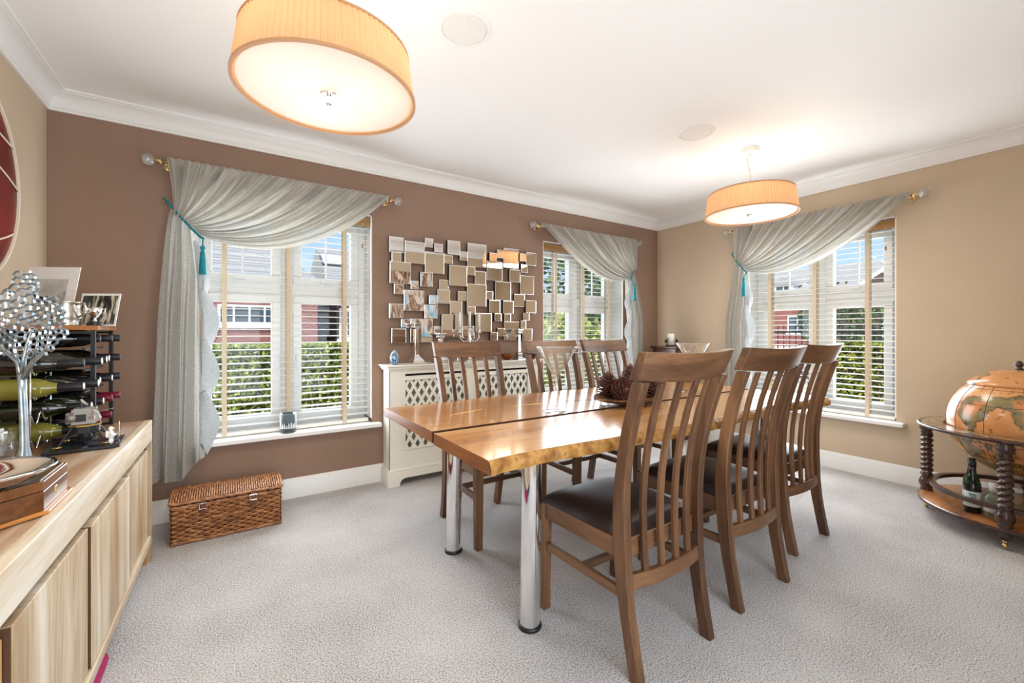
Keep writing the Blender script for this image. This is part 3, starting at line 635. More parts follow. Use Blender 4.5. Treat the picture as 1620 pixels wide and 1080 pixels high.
MB().box(-.478, -.03, -LEN, -LEN+.022, .10, .664).build('end_panel', M_PALE['z'], sb, bevel=.002)
MB().box(-.47, -.04, -LEN+.02, -.02, .12, .66).build('carcass', mat('carcass_dark', srgb(70, 46, 32), .7), sb)
MB().box(-.022, -.001, -.022, -.0, .0, .592).build('corner_post', M_PALE['z'], sb, bevel=.002)
for x in (-.45, -.06):
    for y in (-.05, -LEN+.02): MB().box(x, x+.045, y, y+.045, 0, .12).build('leg', M_WARM, sb, bevel=.003)
MB().box(-.028, -.001, -LEN, -.023, .092, .128).build('bottom_rail', M_PALE['y'], sb, bevel=.002)
ed = [-.030, -.478, -1.008, -1.512, -2.02, -LEN+.01]
for i in range(5):
    off = (.014, .006, .012, .022, .006)[i]
    MB().box(-.038, -off, ed[i+1]+.008, ed[i]-.004, .131, .550-(0 if i != 3 else .014)).build('door', M_WARM if i == 3 else M_PALE['z'], sb, bevel=.002)
    for y_ in (ed[i+1]+.0055, ed[i]-.0035): MB().box(-.037, -off-.002, y_, y_+.002, .132, .548-(0 if i != 3 else .014)).build('edge_band', mat('brown_edge', srgb(92, 58, 36), .6), sb)

# ================================================================ RADIATOR COVER
def radiator_cover():
    X0, X1, yb_, yf_ = .955, 2.285, 0, -.175      # body
    t = thing('radiator_cover', 'white radiator cover with diamond lattice panels below the tiled mirror', 'radiator cover', ((X0+X1)/2, YB, 0)); ox = (X0+X1)/2
    x0, x1 = X0-ox, X1-ox
    MB().box(x0-.035, x1+.035, -.215, -.001, .868, .880).box(x0-.022, x1+.022, -.202, -.001, .852, .868).box(x0-.012, x1+.012, -.19, -.001, .84, .852).build('top', M_CREAM, t, bevel=.004)
    for s in (x0, x1-.02): MB().box(s, s+.02, yf_, -.019, .12, .84).build('side_panel', M_CREAM, t)
    # front face with openings
    mid = (x0+x1)/2; ps = [(x0+.115, mid-.045), (mid+.045, x1-.115)]; z0, z1 = .265, .765
    fb = MB(); f0, f1 = yf_-.001, yf_+.018
    fb.box(x0, x1, f0, f1, .12, z0); fb.box(x0, x1, f0, f1, z1, .795); fb.box(x0, ps[0][0], f0, f1, z0, z1); fb.box(ps[0][1], ps[1][0], f0, f1, z0, z1); fb.box(ps[1][1], x1, f0, f1, z0, z1)
    fb.box(x0, ps[0][0], f0, f1, .795, .812); fb.box(ps[0][1], ps[1][0], f0, f1, .795, .812); fb.box(ps[1][1], x1, f0, f1, .795, .812); fb.box(x0, x1, f0, f1, .812, .84)
    fb.build('front_frame', M_CREAM, t)
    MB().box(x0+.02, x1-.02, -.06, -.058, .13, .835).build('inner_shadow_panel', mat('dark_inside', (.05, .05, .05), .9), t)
    rad = MB().box(x0+.08, x1-.08, -.13, -.10, .17, .76)
    rad.build('radiator_panel', mat('radiator_grey_green', srgb(150, 152, 134), .5), t)
    for (a, b_) in ps:
        # lattice: two layers of diagonal strips clipped to the opening
        for lay, sg in ((0, 1), (1, -1)):
            y0 = yf_+.002+lay*.004; sl = 1.75; w = .0215; pitch = .062
            cmin = (z0-sl*sg*(b_ if sg > 0 else a)); cs = []
            lo = min(z0-sl*sg*a, z0-sl*sg*b_, z1-sl*sg*a, z1-sl*sg*b_); hi = max(z0-sl*sg*a, z0-sl*sg*b_, z1-sl*sg*a, z1-sl*sg*b_)
            step = pitch*sl; k = lo+step*.3
            half = w/2*math.sqrt(1+sl*sl)
            while k < hi:
                # polygon: |z - sg*sl*x - k| < half, clipped to the rectangle
                poly = [(a, z0), (b_, z0), (b_, z1), (a, z1)]
                for sgn in (1, -1):
                    out = []
                    fn = lambda p: sgn*(p[1]-sg*sl*p[0]-k)-half
                    for i in range(len(poly)):
                        p, q = poly[i], poly[(i+1) % len(poly)]; dp, dq = fn(p), fn(q)
                        if dp <= 0: out.append(p)
                        if dp*dq < 0: r = dp/(dp-dq); out.append((p[0]+(q[0]-p[0])*r, p[1]+(q[1]-p[1])*r))
                    poly = out
                    if len(poly) < 3: break
                if len(poly) >= 3:
                    b = MB(); n = len(poly); b.add([(x, y0, z) for x, z in poly]+[(x, y0+.004, z) for x, z in poly], [tuple(range(n)), tuple(range(2*n-1, n-1, -1))]+[(i, (i+1) % n, n+(i+1) % n, n+i) for i in range(n)])
                    b.build('lattice_strip', M_CREAM, t)
                k += step
        fr = MB(); frame(fr, a-.012, b_+.012, z0-.012, z1+.012, .012, yf_-.008, yf_-.001); fr.build('panel_moulding', M_CREAM, t, bevel=.003)
    # plinth with cut-out feet
    def plinth_poly(xa, xb):
        p = [(xa, 0), (xa+.09, 0)]
        for i in range(7): a = i/6*PI/2; p.append((xa+.09+.045*(1-cos(a)), .008+.045*sin(a)))
        for i in range(6, -1, -1): a = i/6*PI/2; p.append((xb-.09-.045*(1-cos(a)), .008+.045*sin(a)))
        return p+[(xb-.09, 0), (xb, 0), (xb, .105), (xa, .105)]
    pp = plinth_poly(x0-.02, x1+.02); n = len(pp)
    MB().add([(x, yf_-.018, z) for x, z in pp]+[(x, yf_, z) for x, z in pp], [tuple(range(n)), tuple(range(2*n-1, n-1, -1))]+[(i, (i+1) % n, n+(i+1) % n, n+i) for i in range(n)]).build('plinth', M_CREAM, t)
    for s in (x0-.02, x1): MB().box(s, s+.02, yf_, -.019, 0, .105).build('plinth_side', M_CREAM, t)
    MB().box(x0-.014, x1+.014, yf_-.012, -.019, .105, .12).build('plinth_moulding', M_CREAM, t, bevel=.005)
radiator_cover()

# ================================================================ PENDANT LAMPS
M_DIFF = None
def fabric():
    m, t, p = nodes('pleated_amber_fabric'); nd = t.nodes.new; lk = t.links.new
    tl = nd('ShaderNodeBsdfTranslucent'); tl.inputs[0].default_value = c4(srgb(230, 190, 146)); p.inputs['Base Color'].default_value = c4(srgb(216, 172, 126)); p.inputs['Roughness'].default_value = .6; p.inputs['Sheen Weight'].default_value = .3
    mx = nd('ShaderNodeMixShader'); mx.inputs[0].default_value = .4; lk(p.outputs[0], mx.inputs[1]); lk(tl.outputs[0], mx.inputs[2]); lk(mx.outputs[0], t.nodes['Material Output'].inputs[0]); return m
M_FAB = fabric()
def opal():
    m, t, p = nodes('opal_diffuser'); nd = t.nodes.new; lk = t.links.new
    tl = nd('ShaderNodeBsdfTranslucent'); tl.inputs[0].default_value = (.92, .89, .84, 1); p.inputs['Base Color'].default_value = (.8, .78, .74, 1); p.inputs['Roughness'].default_value = .5
    p.inputs['Emission Color'].default_value = (1, .92, .82, 1); p.inputs['Emission Strength'].default_value = .12
    mx = nd('ShaderNodeMixShader'); mx.inputs[0].default_value = .5; lk(p.outputs[0], mx.inputs[1]); lk(tl.outputs[0], mx.inputs[2]); lk(mx.outputs[0], t.nodes['Material Output'].inputs[0]); return m
M_OPAL = opal()
M_BULB = emit('bulb_glow', (1, .84, .62), 3.0)
M_CEILFIT = mat('ceiling_fitting_white', (.85, .84, .81), .4)
WARM = (1, .88, .72)
def pendant(x, y, label, boost=1.0):
    t = thing('pendant_lamp', label, 'lamp', (x, y, 1.932), 0, 'pleated drum pendant lamps')
    rb, rt, hh, n = .285, .263, .155, 96*4
    def pl(j): k = (j % 4)/4; return (0, .0035, .0045, .001)[j % 4]
    rings = []
    for z, r in ((0, rb), (hh*.33, rb-(rb-rt)*.33), (hh*.66, rb-(rb-rt)*.66), (hh, rt)):
        rings.append([((r+pl(j))*cos(2*PI*j/n), (r+pl(j))*sin(2*PI*j/n), z) for j in range(n)])
    MB().loops(rings, True, False).build('shade', M_FAB, t)
    MB().lathe([(rb-.004, -.002), (rb+.006, -.002), (rb+.006, .006), (rb-.004, .006), (rb-.004, -.002)], 96, caps=False).build('bottom_hem', M_FAB, t, auto=40)
    MB().lathe([(rt-.003, hh-.006), (rt+.006, hh-.006), (rt+.006, hh+.001), (rt-.003, hh+.001), (rt-.003, hh-.006)], 96, caps=False).build('top_hem', M_FAB, t, auto=40)
    MB().lathe([(rb-.012, .006), (rb-.012, .011)], 96).build('diffuser', M_OPAL, t, auto=40)
    MB().lathe([(.03, .004), (.028, 0), (.010, -.002), (.009, -.018), (.012, -.026), (.006, -.034)], 20).build('diffuser_knob', M_CHROME, t, auto=40)
    MB().tube([(0, 0, .011), (0, 0, .17)], .006, 8).build('stem', M_CHROME, t)
    for k in range(3):
        a = k*2*PI/3+.5
        arm = MB().tube([(0, 0, hh-.01), (rt*cos(a), rt*sin(a), hh-.01)], .003, 6).build('spider_arm', M_CHROME, t)
        c = (.13*cos(a+1), .13*sin(a+1), .07)
        MB().lathe([(.012, .03), (.014, .01), (.026, -.012), (.028, -.028), (.018, -.045), (.004, -.05)], 14, c).build('bulb', M_BULB, t, True)
        lo = light('bulb_light', 'POINT', (0, 0, 0), .8*boost, WARM, shadow_soft_size=.035); lo.parent = t; lo.location = (c[0], c[1], .115)
    MB().tube([(0, 0, .165), (0, 0, H-1.932-.03)], .0022, 6).build('suspension_wire', M_CHROME, t)
    top = H-1.932
    MB().tube([(.01, 0, .165), (.035, .01, .22), (.02, .01, .30), (-.04, 0, .36), (-.03, 0, .40), (.005, 0, top-.03)], .0032, 6).build('flex', M_CORD, t, True)
    MB().lathe([(.058, 0), (.060, -.004), (.060, -.032), (.055, -.036), (.012, -.037), (.008, -.05)], 32, (0, 0, top)).build('ceiling_rose', M_CEILFIT, t, auto=40)
    d = light('lamp_downlight', 'AREA', (0, 0, 0), 9*boost, WARM, shape='DISK', size=.56); d.parent = t; d.location = (0, 0, -.004)
    return t
pendant(.281, 1.578, 'large pleated amber drum pendant hanging near the sideboard end')
pendant(3.02, 1.578, 'pleated amber drum pendant hanging near the room corner and globe')

M_GRILLE = mat('speaker_grille', (.74, .73, .70), .7, col2=(.82, .81, .78), scale=320)
for (x, y, lb) in ((.82, 1.613, 'round white ceiling speaker beside the large pendant lamp'), (2.484, 1.64, 'round white ceiling speaker beside the pendant near the corner')):
    t = thing('ceiling_speaker', lb, 'speaker', (x, y, H), 0, 'round ceiling speakers')
    MB().lathe([(.112, 0), (.112, -.004), (.106, -.008), (.094, -.006), (.094, 0)], 48).build('rim', M_CEILFIT, t, auto=40)
    MB().lathe([(.0935, -.001), (.092, -.005)], 48).build('grille', M_GRILLE, t, auto=40)
# ================================================================ TILED WALL MIRROR
def px_to_wall(px, py, Y):
    k = (px-810)/676.0; sA, cA = .54873, .83601; f = Y/(cA-sA*k)
    return ((cA*k+sA)*f, 1.121+(525-py)*f/676.0)
M_MIR = mat('mirror_glass', (.88, .86, .83), .015, 1)
M_MBEV = mat('mirror_bevel', (.9, .9, .89), .25, 1)
M_MSIDE = mat('mirror_backing', (.03, .026, .024), .5)
TILES = [(118,65,220,175),(130,175,198,245),(225,100,368,255),(370,75,430,140),(433,115,492,178),(370,175,507,325),(507,188,568,255),(527,95,616,195),(616,170,672,235),(674,115,808,280),
 (118,243,268,398),(150,400,220,472),(272,378,330,437),(336,318,424,420),(222,445,366,592),(118,540,220,643),(398,480,460,547),(368,548,462,648),(205,650,268,712),(132,716,238,820),(270,648,430,818),
 (437,700,492,762),(490,617,640,780),(460,440,550,540),(475,370,543,440),(541,270,668,415),(668,275,727,338),(727,310,808,402),(668,402,806,560),(605,452,668,520),(552,522,640,617),(668,560,730,620),
 (733,608,848,740),(640,700,728,790),(825,180,877,240),(880,158,930,218),(930,150,1040,288),(1040,185,1088,240),(1088,178,1160,270),(812,240,925,375),(1050,262,1097,320),(972,298,1048,388),
 (1052,342,1150,475),(868,385,980,515),(808,452,856,510),(1010,473,1085,562),(1088,518,1160,607),(830,515,908,605),(932,520,1006,610),(866,610,915,665),(938,612,985,665),(1075,607,1120,660),
 (838,742,888,800),(890,715,940,772),(940,668,1050,800),(1052,662,1090,718),(1068,718,1138,805)]
mr = thing('tiled_mirror', 'wall mirror made of overlapping square mirror tiles above the radiator cover', 'mirror', (1.68, YB-.022, 1.30))
mr.rotation_euler = (R(1.2), 0, 0)
rnd = random.Random(4)
for i, (a, b, c, d) in enumerate(TILES):
    dep = (.022, .036, .029)[i % 3]
    pc = lambda x, y: px_to_wall(590+x/4.5, 360+y/4.5, YB-.05)
    cx_, cz_ = pc((a+c)/2, (b+d)/2); xl = pc(a, (b+d)/2)[0]; xr = pc(c, (b+d)/2)[0]; zt = pc((a+c)/2, b)[1]; zb = pc((a+c)/2, d)[1]
    hx = (xr-xl)/2; hz = (zt-zb)/2; hx *= 1.0; px, pz = cx_-1.68, cz_-1.30
    bk = MB().box(px-hx, px+hx, -dep+.005, .0, pz-hz, pz+hz).build('mirror_tile', M_MSIDE, mr)
    w = .0045; y0 = -dep+.005
    MB().add([(px-hx, y0, pz-hz), (px+hx, y0, pz-hz), (px+hx, y0, pz+hz), (px-hx, y0, pz+hz), (px-hx+w, y0-.0007, pz-hz+w), (px+hx-w, y0-.0007, pz-hz+w), (px+hx-w, y0-.0007, pz+hz-w), (px-hx+w, y0-.0007, pz+hz-w)],
             [(0, 1, 5, 4), (1, 2, 6, 5), (2, 3, 7, 6), (3, 0, 4, 7)]).build('tile_edge', M_MBEV, bk)
    MB().box(px-hx+w, px+hx-w, y0-.0009, y0-.0002, pz-hz+w, pz+hz-w).build('tile_face', M_MIR, bk)

# abstract painting on the wall behind the camera (seen in the mirror)
def swirl(name, cols, scale):
    m, t, p = nodes(name); nd = t.nodes.new; lk = t.links.new
    tc = nd('ShaderNodeTexCoord'); mp = nd('ShaderNodeMapping'); mp.inputs['Rotation'].default_value = (0, .7, 0); mp.inputs['Location'].default_value = (4.3, 0, 1.7); mp.inputs['Scale'].default_value = (1, 1, .35); lk(tc.outputs['Object'], mp.inputs[0])
    n = nd('ShaderNodeTexNoise'); n.inputs['Scale'].default_value = scale; n.inputs['Detail'].default_value = 6; n.inputs['Distortion'].default_value = 2.5; lk(mp.outputs[0], n.inputs[0])
    r = nd('ShaderNodeValToRGB'); e = r.color_ramp.elements; e[0].position = .32; e[1].position = .70
    for i, c in enumerate(cols):
        q = e[0] if i == 0 else e[-1] if i == len(cols)-1 else e.new(.32+.38*i/(len(cols)-1))
        q.color = c4(c)
    lk(n.outputs[0], r.inputs[0]); lk(r.outputs[0], p.inputs['Base Color']); p.inputs['Roughness'].default_value = .3; return m
for (x, z, w, h, cols, lb) in ((2.50, 1.42, .98, 1.06, [srgb(96, 60, 40), srgb(196, 160, 126), srgb(92, 44, 34), srgb(236, 214, 190), srgb(60, 170, 214), srgb(214, 228, 232), srgb(150, 104, 88)], 'large abstract swirled painting reflected in the mirror tiles'),):
    t = thing('abstract_painting', lb, 'painting', (x, YK, z))
    MB().box(-w/2, w/2, .001, .035, -h/2, h/2).build('canvas', swirl('swirl_%d' % int(z*100), cols, 2.6), t, bevel=.003)

# ================================================================ ROUND RED WALL ART
M_RED = mat('oxblood_lacquer', srgb(120, 20, 18), .35, col2=srgb(96, 12, 14), scale=4)
M_IVORY = mat('ivory_line', srgb(232, 218, 196), .5)
rc, rr = (2.411, 1.715), .389
t = thing('wall_disc', 'round dark red wall disc with cream curved lines above the sideboard', 'wall art', (XL, rc[0], rc[1]))
MB().lathe([(rr, 0), (rr, .02), (.001, .022)], 64, rot=ROTX).build('disc', M_RED, t, auto=40)
MB().lathe([(rr-.006, .020), (rr+.006, .020), (rr+.006, .028), (rr-.006, .028), (rr-.006, .020)], 64, rot=ROTX, caps=False).build('rim', M_IVORY, t, auto=40)
for z0, k in ((.03, .07), (-.16, -.08), (.2, .03)):
    hw_ = math.sqrt(rr*rr-z0*z0)-.004
    MB().tube([(.024, -hw_+2*hw_*i/20, z0+k*(1-((i-10)/10)**2)) for i in range(21)], .004, 6).build('curved_line', M_IVORY, t, True)

# ================================================================ WICKER HAMPER
M_WICK = mat('brown_wicker', srgb(112, 68, 40), .38, col2=(srgb(156, 102, 62), srgb(192, 140, 92)), scale=30, stretch=(1, 1, 3), lo=.3, hi=.7)
M_STRAP = mat('tan_leather_strap', srgb(104, 58, 36), .5)
M_WDARK = mat('hamper_inside', srgb(58, 32, 18), .9)
def hamper():
    w, d, h = .50, .285, .205
    t = thing('wicker_hamper', 'brown wicker hamper with leather straps on the carpet below the window', 'hamper', (-.012, 2.835+d/2, 0))
    x0, x1, y0, y1 = -w/2, w/2, -d/2, d/2
    MB().box(x0+.006, x1-.006, y0+.006, y1-.006, .004, h-.004).build('lining', M_WDARK, t)
    def weave(a, b, nrm, z0, z1, rows, stakes, name):
        A, B = Vector(a), Vector(b); L_ = (B-A).length; u = (B-A)/L_; nv = Vector(nrm); m = MB(); ns = stakes*4
        for r in range(rows):
            z = z0+(z1-z0)*(r+.5)/rows; s = 1 if r % 2 else -1
            path = [A+u*(L_*i/ns)+nv*(.0062*s*sin(PI*i/4+PI/4))+Vector((0, 0, z+.0012*mn.noise(Vector((i*.3, r, 0))))) for i in range(ns+1)]
            m.tube(path, .0066, 5)
        o = m.build(name, M_WICK, t, True); o['kind'] = 'stuff'
        m2 = MB()
        for k in range(stakes+1):
            p = A+u*(L_*k/stakes); m2.tube([p+Vector((0, 0, z0)), p+Vector((0, 0, z1))], .004, 5)
        m2.build('stake', M_WICK, t, True)['kind'] = 'stuff'
    weave((x0, y0, 0), (x1, y0, 0), (0, -1, 0), .012, h-.012, 15, 18, 'weave_front')
    weave((x0, y1, 0), (x0, y0, 0), (-1, 0, 0), .012, h-.012, 15, 10, 'weave_side')
    weave((x1, y0, 0), (x1, y1, 0), (1, 0, 0), .012, h-.012, 15, 10, 'weave_side')
    weave((x1, y1, 0), (x0, y1, 0), (0, 1, 0), .012, h-.012, 15, 18, 'weave_back')
    def braid(z, r, name, ex=0.004):
        m = MB(); pts = [(x0-ex, y0-ex), (x1+ex, y0-ex), (x1+ex, y1+ex), (x0-ex, y1+ex), (x0-ex, y0-ex)]
        for ph in (0, PI):
            path = []
            for (a, b) in zip(pts, pts[1:]):
                n = 60
                for i in range(n):
                    x = a[0]+(b[0]-a[0])*i/n; y = a[1]+(b[1]-a[1])*i/n; q_ = 2*PI*i/7.5+ph
                    path.append((x, y, z+.005*sin(q_)))
            m.tube(path, r, 5)
        m.build(name, M_WICK, t, True)
    braid(.012, .006, 'base_braid'); braid(h-.006, .006, 'rim_braid')
    # lid, gently domed
    lid = MB(); ns = 46
    def lz(v): return h+.012+.026*sin(PI*min(1, v*1.05+.06))**.8
    for k in range(ns+1):
        x = x0-.006+(w+.012)*k/ns; s = 1 if k % 2 else -1
        lid.tube([(x, y0-.008+(d+.014)*i/16, lz(i/16)+.0035*s*sin(PI*i/2+.8)) for i in range(17)], .0054, 5)
    lo = lid.build('lid', M_WICK, t, True); lo['kind'] = 'stuff'
    MB().grid(lambda u, v: (x0+w*u, y0+d*v, lz(v)-.008), 2, 16).build('lid_lining', M_WDARK, t)
    for v, yy in ((0, y0-.009), (1, y1+.007)):
        MB().tube([(x0-.008+(w+.016)*i/40, yy, lz(v)-.003+.002*sin(i*1.7)) for i in range(41)], .008, 7).build('lid_rim', M_WICK, t, True)
    for s in (x0-.008, x1+.008):
        MB().tube([(s, y0-.009+(d+.016)*i/16, lz(i/16)-.002) for i in range(17)], .008, 7).build('lid_rim', M_WICK, t, True)
    for x in (-.115, .115):
        st = MB().grid(lambda u, v: (x-.011+.022*u, y0-.0185-.004*sin(PI*v), h+.022-.085*v), 2, 8).build('strap', M_STRAP, t, solid=.003)
        b = MB(); zz = h-.012; yy = y0-.026
        b.tube([(x-.016, yy, zz-.014), (x+.016, yy, zz-.014), (x+.016, yy, zz+.014), (x-.016, yy, zz+.014), (x-.016, yy, zz-.014)], .0022, 6); b.build('buckle', M_SILVER, st)
    hd = MB()
    for ph in (0, PI/1.5, PI*4/3):
        hd.tube([(-.075+.15*i/40, y0-.018-.026*sin(PI*i/40)+.004*cos(i*.7+ph), .125+.022*sin(PI*i/40)*.2+.004*sin(i*.7+ph)) for i in range(41)], .004, 5)
    hd.build('carry_handle', M_WICK, t, True)
hamper()

# ================================================================ GLOBE DRINKS CABINET
M_DW = wood('dark_turned_wood', srgb(42, 24, 18), srgb(62, 36, 27), srgb(80, 50, 38), 'z', .28, .3, 10)
M_SHELF = wood('globe_shelf_veneer', srgb(110, 62, 28), srgb(156, 98, 50), srgb(184, 124, 70), 'x', .3, .3, 5)
def antique_map():
    m, t, p = nodes('antique_map'); nd = t.nodes.new; lk = t.links.new
    tc = nd('ShaderNodeTexCoord')
    n = nd('ShaderNodeTexNoise'); n.inputs['Scale'].default_value = 4.6; n.inputs['Detail'].default_value = 6; lk(tc.outputs['Object'], n.inputs[0])
    r = nd('ShaderNodeValToRGB'); e = r.color_ramp.elements; e[0].position = .30; e[0].color = c4(srgb(196, 140, 84)); e[1].position = .75; e[1].color = c4(srgb(228, 172, 84))
    for pos, c in ((.47, (214, 158, 100)), (.495, (200, 140, 82)), (.505, (66, 44, 28)), (.517, (120, 110, 66)), (.56, (136, 122, 74)), (.60, (206, 134, 70))): q = e.new(pos); q.color = c4(srgb(*c))
    lk(n.outputs[0], r.inputs[0])
    v = nd('ShaderNodeTexNoise'); v.inputs['Scale'].default_value = 34; v.inputs['Detail'].default_value = 4; lk(tc.outputs['Object'], v.inputs[0])
    r2 = nd('ShaderNodeValToRGB'); e = r2.color_ramp.elements; e[0].position = .60; e[0].color = (1, 1, 1, 1); e[1].position = .66; e[1].color = (.35, .22, .14, 1); lk(v.outputs[0], r2.inputs[0])
    mx = nd('ShaderNodeMixRGB'); mx.blend_type = 'MULTIPLY'; mx.inputs[0].default_value = .75; lk(r.outputs[0], mx.inputs[1]); lk(r2.outputs[0], mx.inputs[2])
    big = nd('ShaderNodeTexNoise'); big.inputs['Scale'].default_value = 2.1; lk(tc.outputs['Object'], big.inputs[0])
    r3 = nd('ShaderNodeValToRGB'); e = r3.color_ramp.elements; e[0].position = .4; e[0].color = (1, .84, .70, 1); e[1].position = .62; e[1].color = (1, 1, .92, 1); lk(big.outputs[0], r3.inputs[0])
    m2 = nd('ShaderNodeMixRGB'); m2.blend_type = 'MULTIPLY'; m2.inputs[0].default_value = 1; lk(mx.outputs[0], m2.inputs[1]); lk(r3.outputs[0], m2.inputs[2])
    lk(m2.outputs[0], p.inputs['Base Color']); p.inputs['Roughness'].default_value = .3; p.inputs['Coat Weight'].default_value = .7; p.inputs['Coat Roughness'].default_value = .12; return m
M_MAP = antique_map()
M_INK = mat('map_ink', srgb(70, 46, 30), .5)
def globe():
    gx, gy = 3.722, .447
    t = thing('globe_cabinet', 'antique map globe in a dark wooden stand with barley-twist legs', 'globe', (gx, gy, 0), R(0))
    gr, gz = .292, .605
    MB().lathe([(max(.001, gr*sin(PI*i/40)), gz-gr*cos(PI*i/40)) for i in range(41)], 64).build('globe_ball', M_MAP, t, True)
    for k in range(6):
        a = k*PI/6+.2
        MB().tube([(gr*1.001*cos(b_)*cos(a), gr*1.001*cos(b_)*sin(a), gz+gr*1.001*sin(b_)) for b_ in [2*PI*i/80 for i in range(81)]], .0012, 4).build('meridian_line', M_INK, t, True)
    for lat in (-40, -20, 22, 42):
        MB().tube([(gr*1.001*cos(R(lat))*cos(b_), gr*1.001*cos(R(lat))*sin(b_), gz+gr*1.001*sin(R(lat))) for b_ in [2*PI*i/80 for i in range(81)]], .0011, 4).build('latitude_line', M_INK, t, True)
    pc_ = [(.205, gz+gr*cos(math.asin(.205/gr))-.002), (.206, gz+gr*cos(math.asin(.205/gr))+.012)]
    for i in range(11): a = (1-i/10)*math.asin(.204/(gr+.012)); pc_.append(((gr+.012)*sin(a)+.001, gz+(gr+.012)*cos(a)))
    MB().lathe(pc_, 56).build('polar_cap', M_MAP, t, True)
    zt = gz+gr+.012
    MB().lathe([(.022, zt-.003), (.020, zt+.004), (.010, zt+.010), (.017, zt+.020), (.019, zt+.032), (.012, zt+.044), (.002, zt+.050)], 18).build('finial', M_DW, t, True)
    ring = [(.300, .548), (.415, .548), (.420, .553), (.420, .560), (.415, .565), (.300, .565), (.300, .548)]
    MB().lathe(ring, 72, caps=False).build('horizon_ring', M_DW, t, auto=35)
    MB().lathe([(.306, .5655), (.396, .5655), (.396, .5665), (.306, .5665), (.306, .5655)], 72, caps=False).build('ring_map_band', mat('zodiac_band', srgb(150, 128, 96), .3, col2=(srgb(92, 70, 52), srgb(186, 160, 118)), scale=26, coat=.5), t)
    MB().lathe([(.40, .093), (.412, .096), (.412, .110), (.404, .114), (.001, .114)], 72).build('lower_shelf', M_SHELF, t, auto=35)
    MB().lathe([(.412, .0935), (.416, .0955), (.416, .110), (.412, .112), (.412, .0935)], 72, caps=False).build('shelf_edge', M_DW, t, auto=35)
    # star inlay on the shelf
    star = []
    for k in range(32): a = 2*PI*k/32; r_ = .30 if k % 4 == 0 else .16 if k % 2 == 0 else .09; star.append((r_*cos(a), r_*sin(a)))
    MB().prism(star, .114, .1146).build('star_inlay', mat('olive_inlay', srgb(96, 84, 52), .35, col2=srgb(150, 118, 66), scale=12), t)
    MB().lathe([(.338, .186), (.366, .186), (.366, .208), (.338, .208), (.338, .186)], 72, caps=False).build('gallery_rail', M_DW, t, auto=35)
    for k in range(4):
        a = PI/2*k; c = (.384*cos(a), .384*sin(a), 0)
        prof = [(.012, .045), (.024, .055), (.027, .07), (.020, .085), (.026, .095), (.032, .120), (.027, .130), (.036, .150), (.039, .165), (.031, .188), (.022, .205), (.031, .212), (.031, .220), (.024, .228), (.020, .235), (.020, .465), (.026, .470), (.031, .478), (.024, .488), (.035, .505), (.037, .522), (.030, .540), (.032, .548)]
        l = MB().lathe(prof, 20, c)
        lg = l.build('leg', M_DW, t, True)
        rings = []
        for i in range(61):
            z = .226+.246*i/60; tw = i/60*2*PI*2.3
            rings.append([(c[0]+(.0265+.0062*cos(2*(th-tw*1.7)))*cos(th), c[1]+(.0265+.0062*cos(2*(th-tw*1.7)))*sin(th), z) for th in [2*PI*j/20 for j in range(20)]])
        MB().loops(rings).build('barley_twist', M_DW, lg, True)
        MB().box(c[0]-.008, c[0]+.008, c[1]-.008, c[1]+.008, .03, .047).lathe([(.017, -.008), (.019, 0), (.017, .008)], 16, (c[0], c[1], .019), rotM('X', R(90))).build('caster', M_BRASS, lg, True)
        b0 = Vector((.350*cos(a), .350*sin(a), .197)); b1 = Vector((.368*cos(a), .368*sin(a), .197))
        MB().tube([b0, b1], .008, 8).build('rail_bracket', M_DW, lg)
globe()
M_GG = mat('green_bottle_glass', srgb(20, 70, 30), .03, trans=.75, ior=1.5)
M_DG = mat('dark_bottle_glass', srgb(14, 18, 14), .04, coat=.5)
M_LBL = mat('paper_label', srgb(214, 220, 220), .6, col2=srgb(120, 150, 160), scale=40, lo=.55, hi=.62)
M_WCAP = mat('white_cap', (.82, .82, .82), .4)
M_PALEG = mat('pale_green_glass', srgb(190, 214, 196), .03, trans=.8, ior=1.45)
def spirit(x, y, label, kind):
    t = thing('spirit_bottle', label, 'bottle', (x, y, .1148), 0, 'spirit bottles on the globe shelf')
    if kind == 'green':
        MB().lathe([(.030, 0), (.036, .004), (.037, .13), (.034, .160), (.018, .205), (.015, .23), (.0145, .275)], 24).build('glass', M_DG, t, True)
        MB().lathe([(.0155, .229), (.0185, .205), (.0345, .160), (.034, .159)], 24, caps=False).build('shoulder', M_GG, t, True)
        MB().lathe([(.016, .250), (.0165, .280), (.012, .282)], 18).build('cap', M_BLACK, t, True)
        MB().lathe([(.0372, .035), (.0374, .036), (.0374, .118), (.0372, .119)], 24, caps=False).build('label', M_LBL, t, True)
    elif kind == 'clear':
        MB().lathe([(.034, 0), (.040, .004), (.040, .095), (.036, .115), (.018, .132), (.016, .145)], 24).build('glass', M_PALEG, t, True)
        MB().lathe([(.020, .134), (.020, .182), (.017, .184)], 20).build('cap', M_WCAP, t, True)
        MB().lathe([(.0402, .03), (.0404, .031), (.0404, .055), (.0402, .056)], 24, caps=False).build('label', M_LBL, t, True)
    else:
        MB().box(-.04, .04, -.032, .032, 0, .125).build('glass', M_PALEG, t, bevel=.014, seg=3)
        MB().lathe([(.015, .125), (.015, .14), (.019, .142), (.019, .185), (.015, .188)], 18).build('cap', M_BLACK, t, True)
        MB().lathe([(.018, 0), (.020, .001), (.020, .0025), (.001, .003)], 20, (-.0405, 0, .07), rotM('Y', R(-90))).build('round_label', mat('burgundy_label', srgb(110, 34, 48), .5), t)
spirit(3.475, .587, 'dark green spirit bottle behind the globe shelf rail', 'green')
spirit(3.552, .603, 'brown-necked spirit bottle just behind the dark green one', 'green')
spirit(3.47, .506, 'clear white-capped spirit bottle behind the twisted globe leg', 'clear')
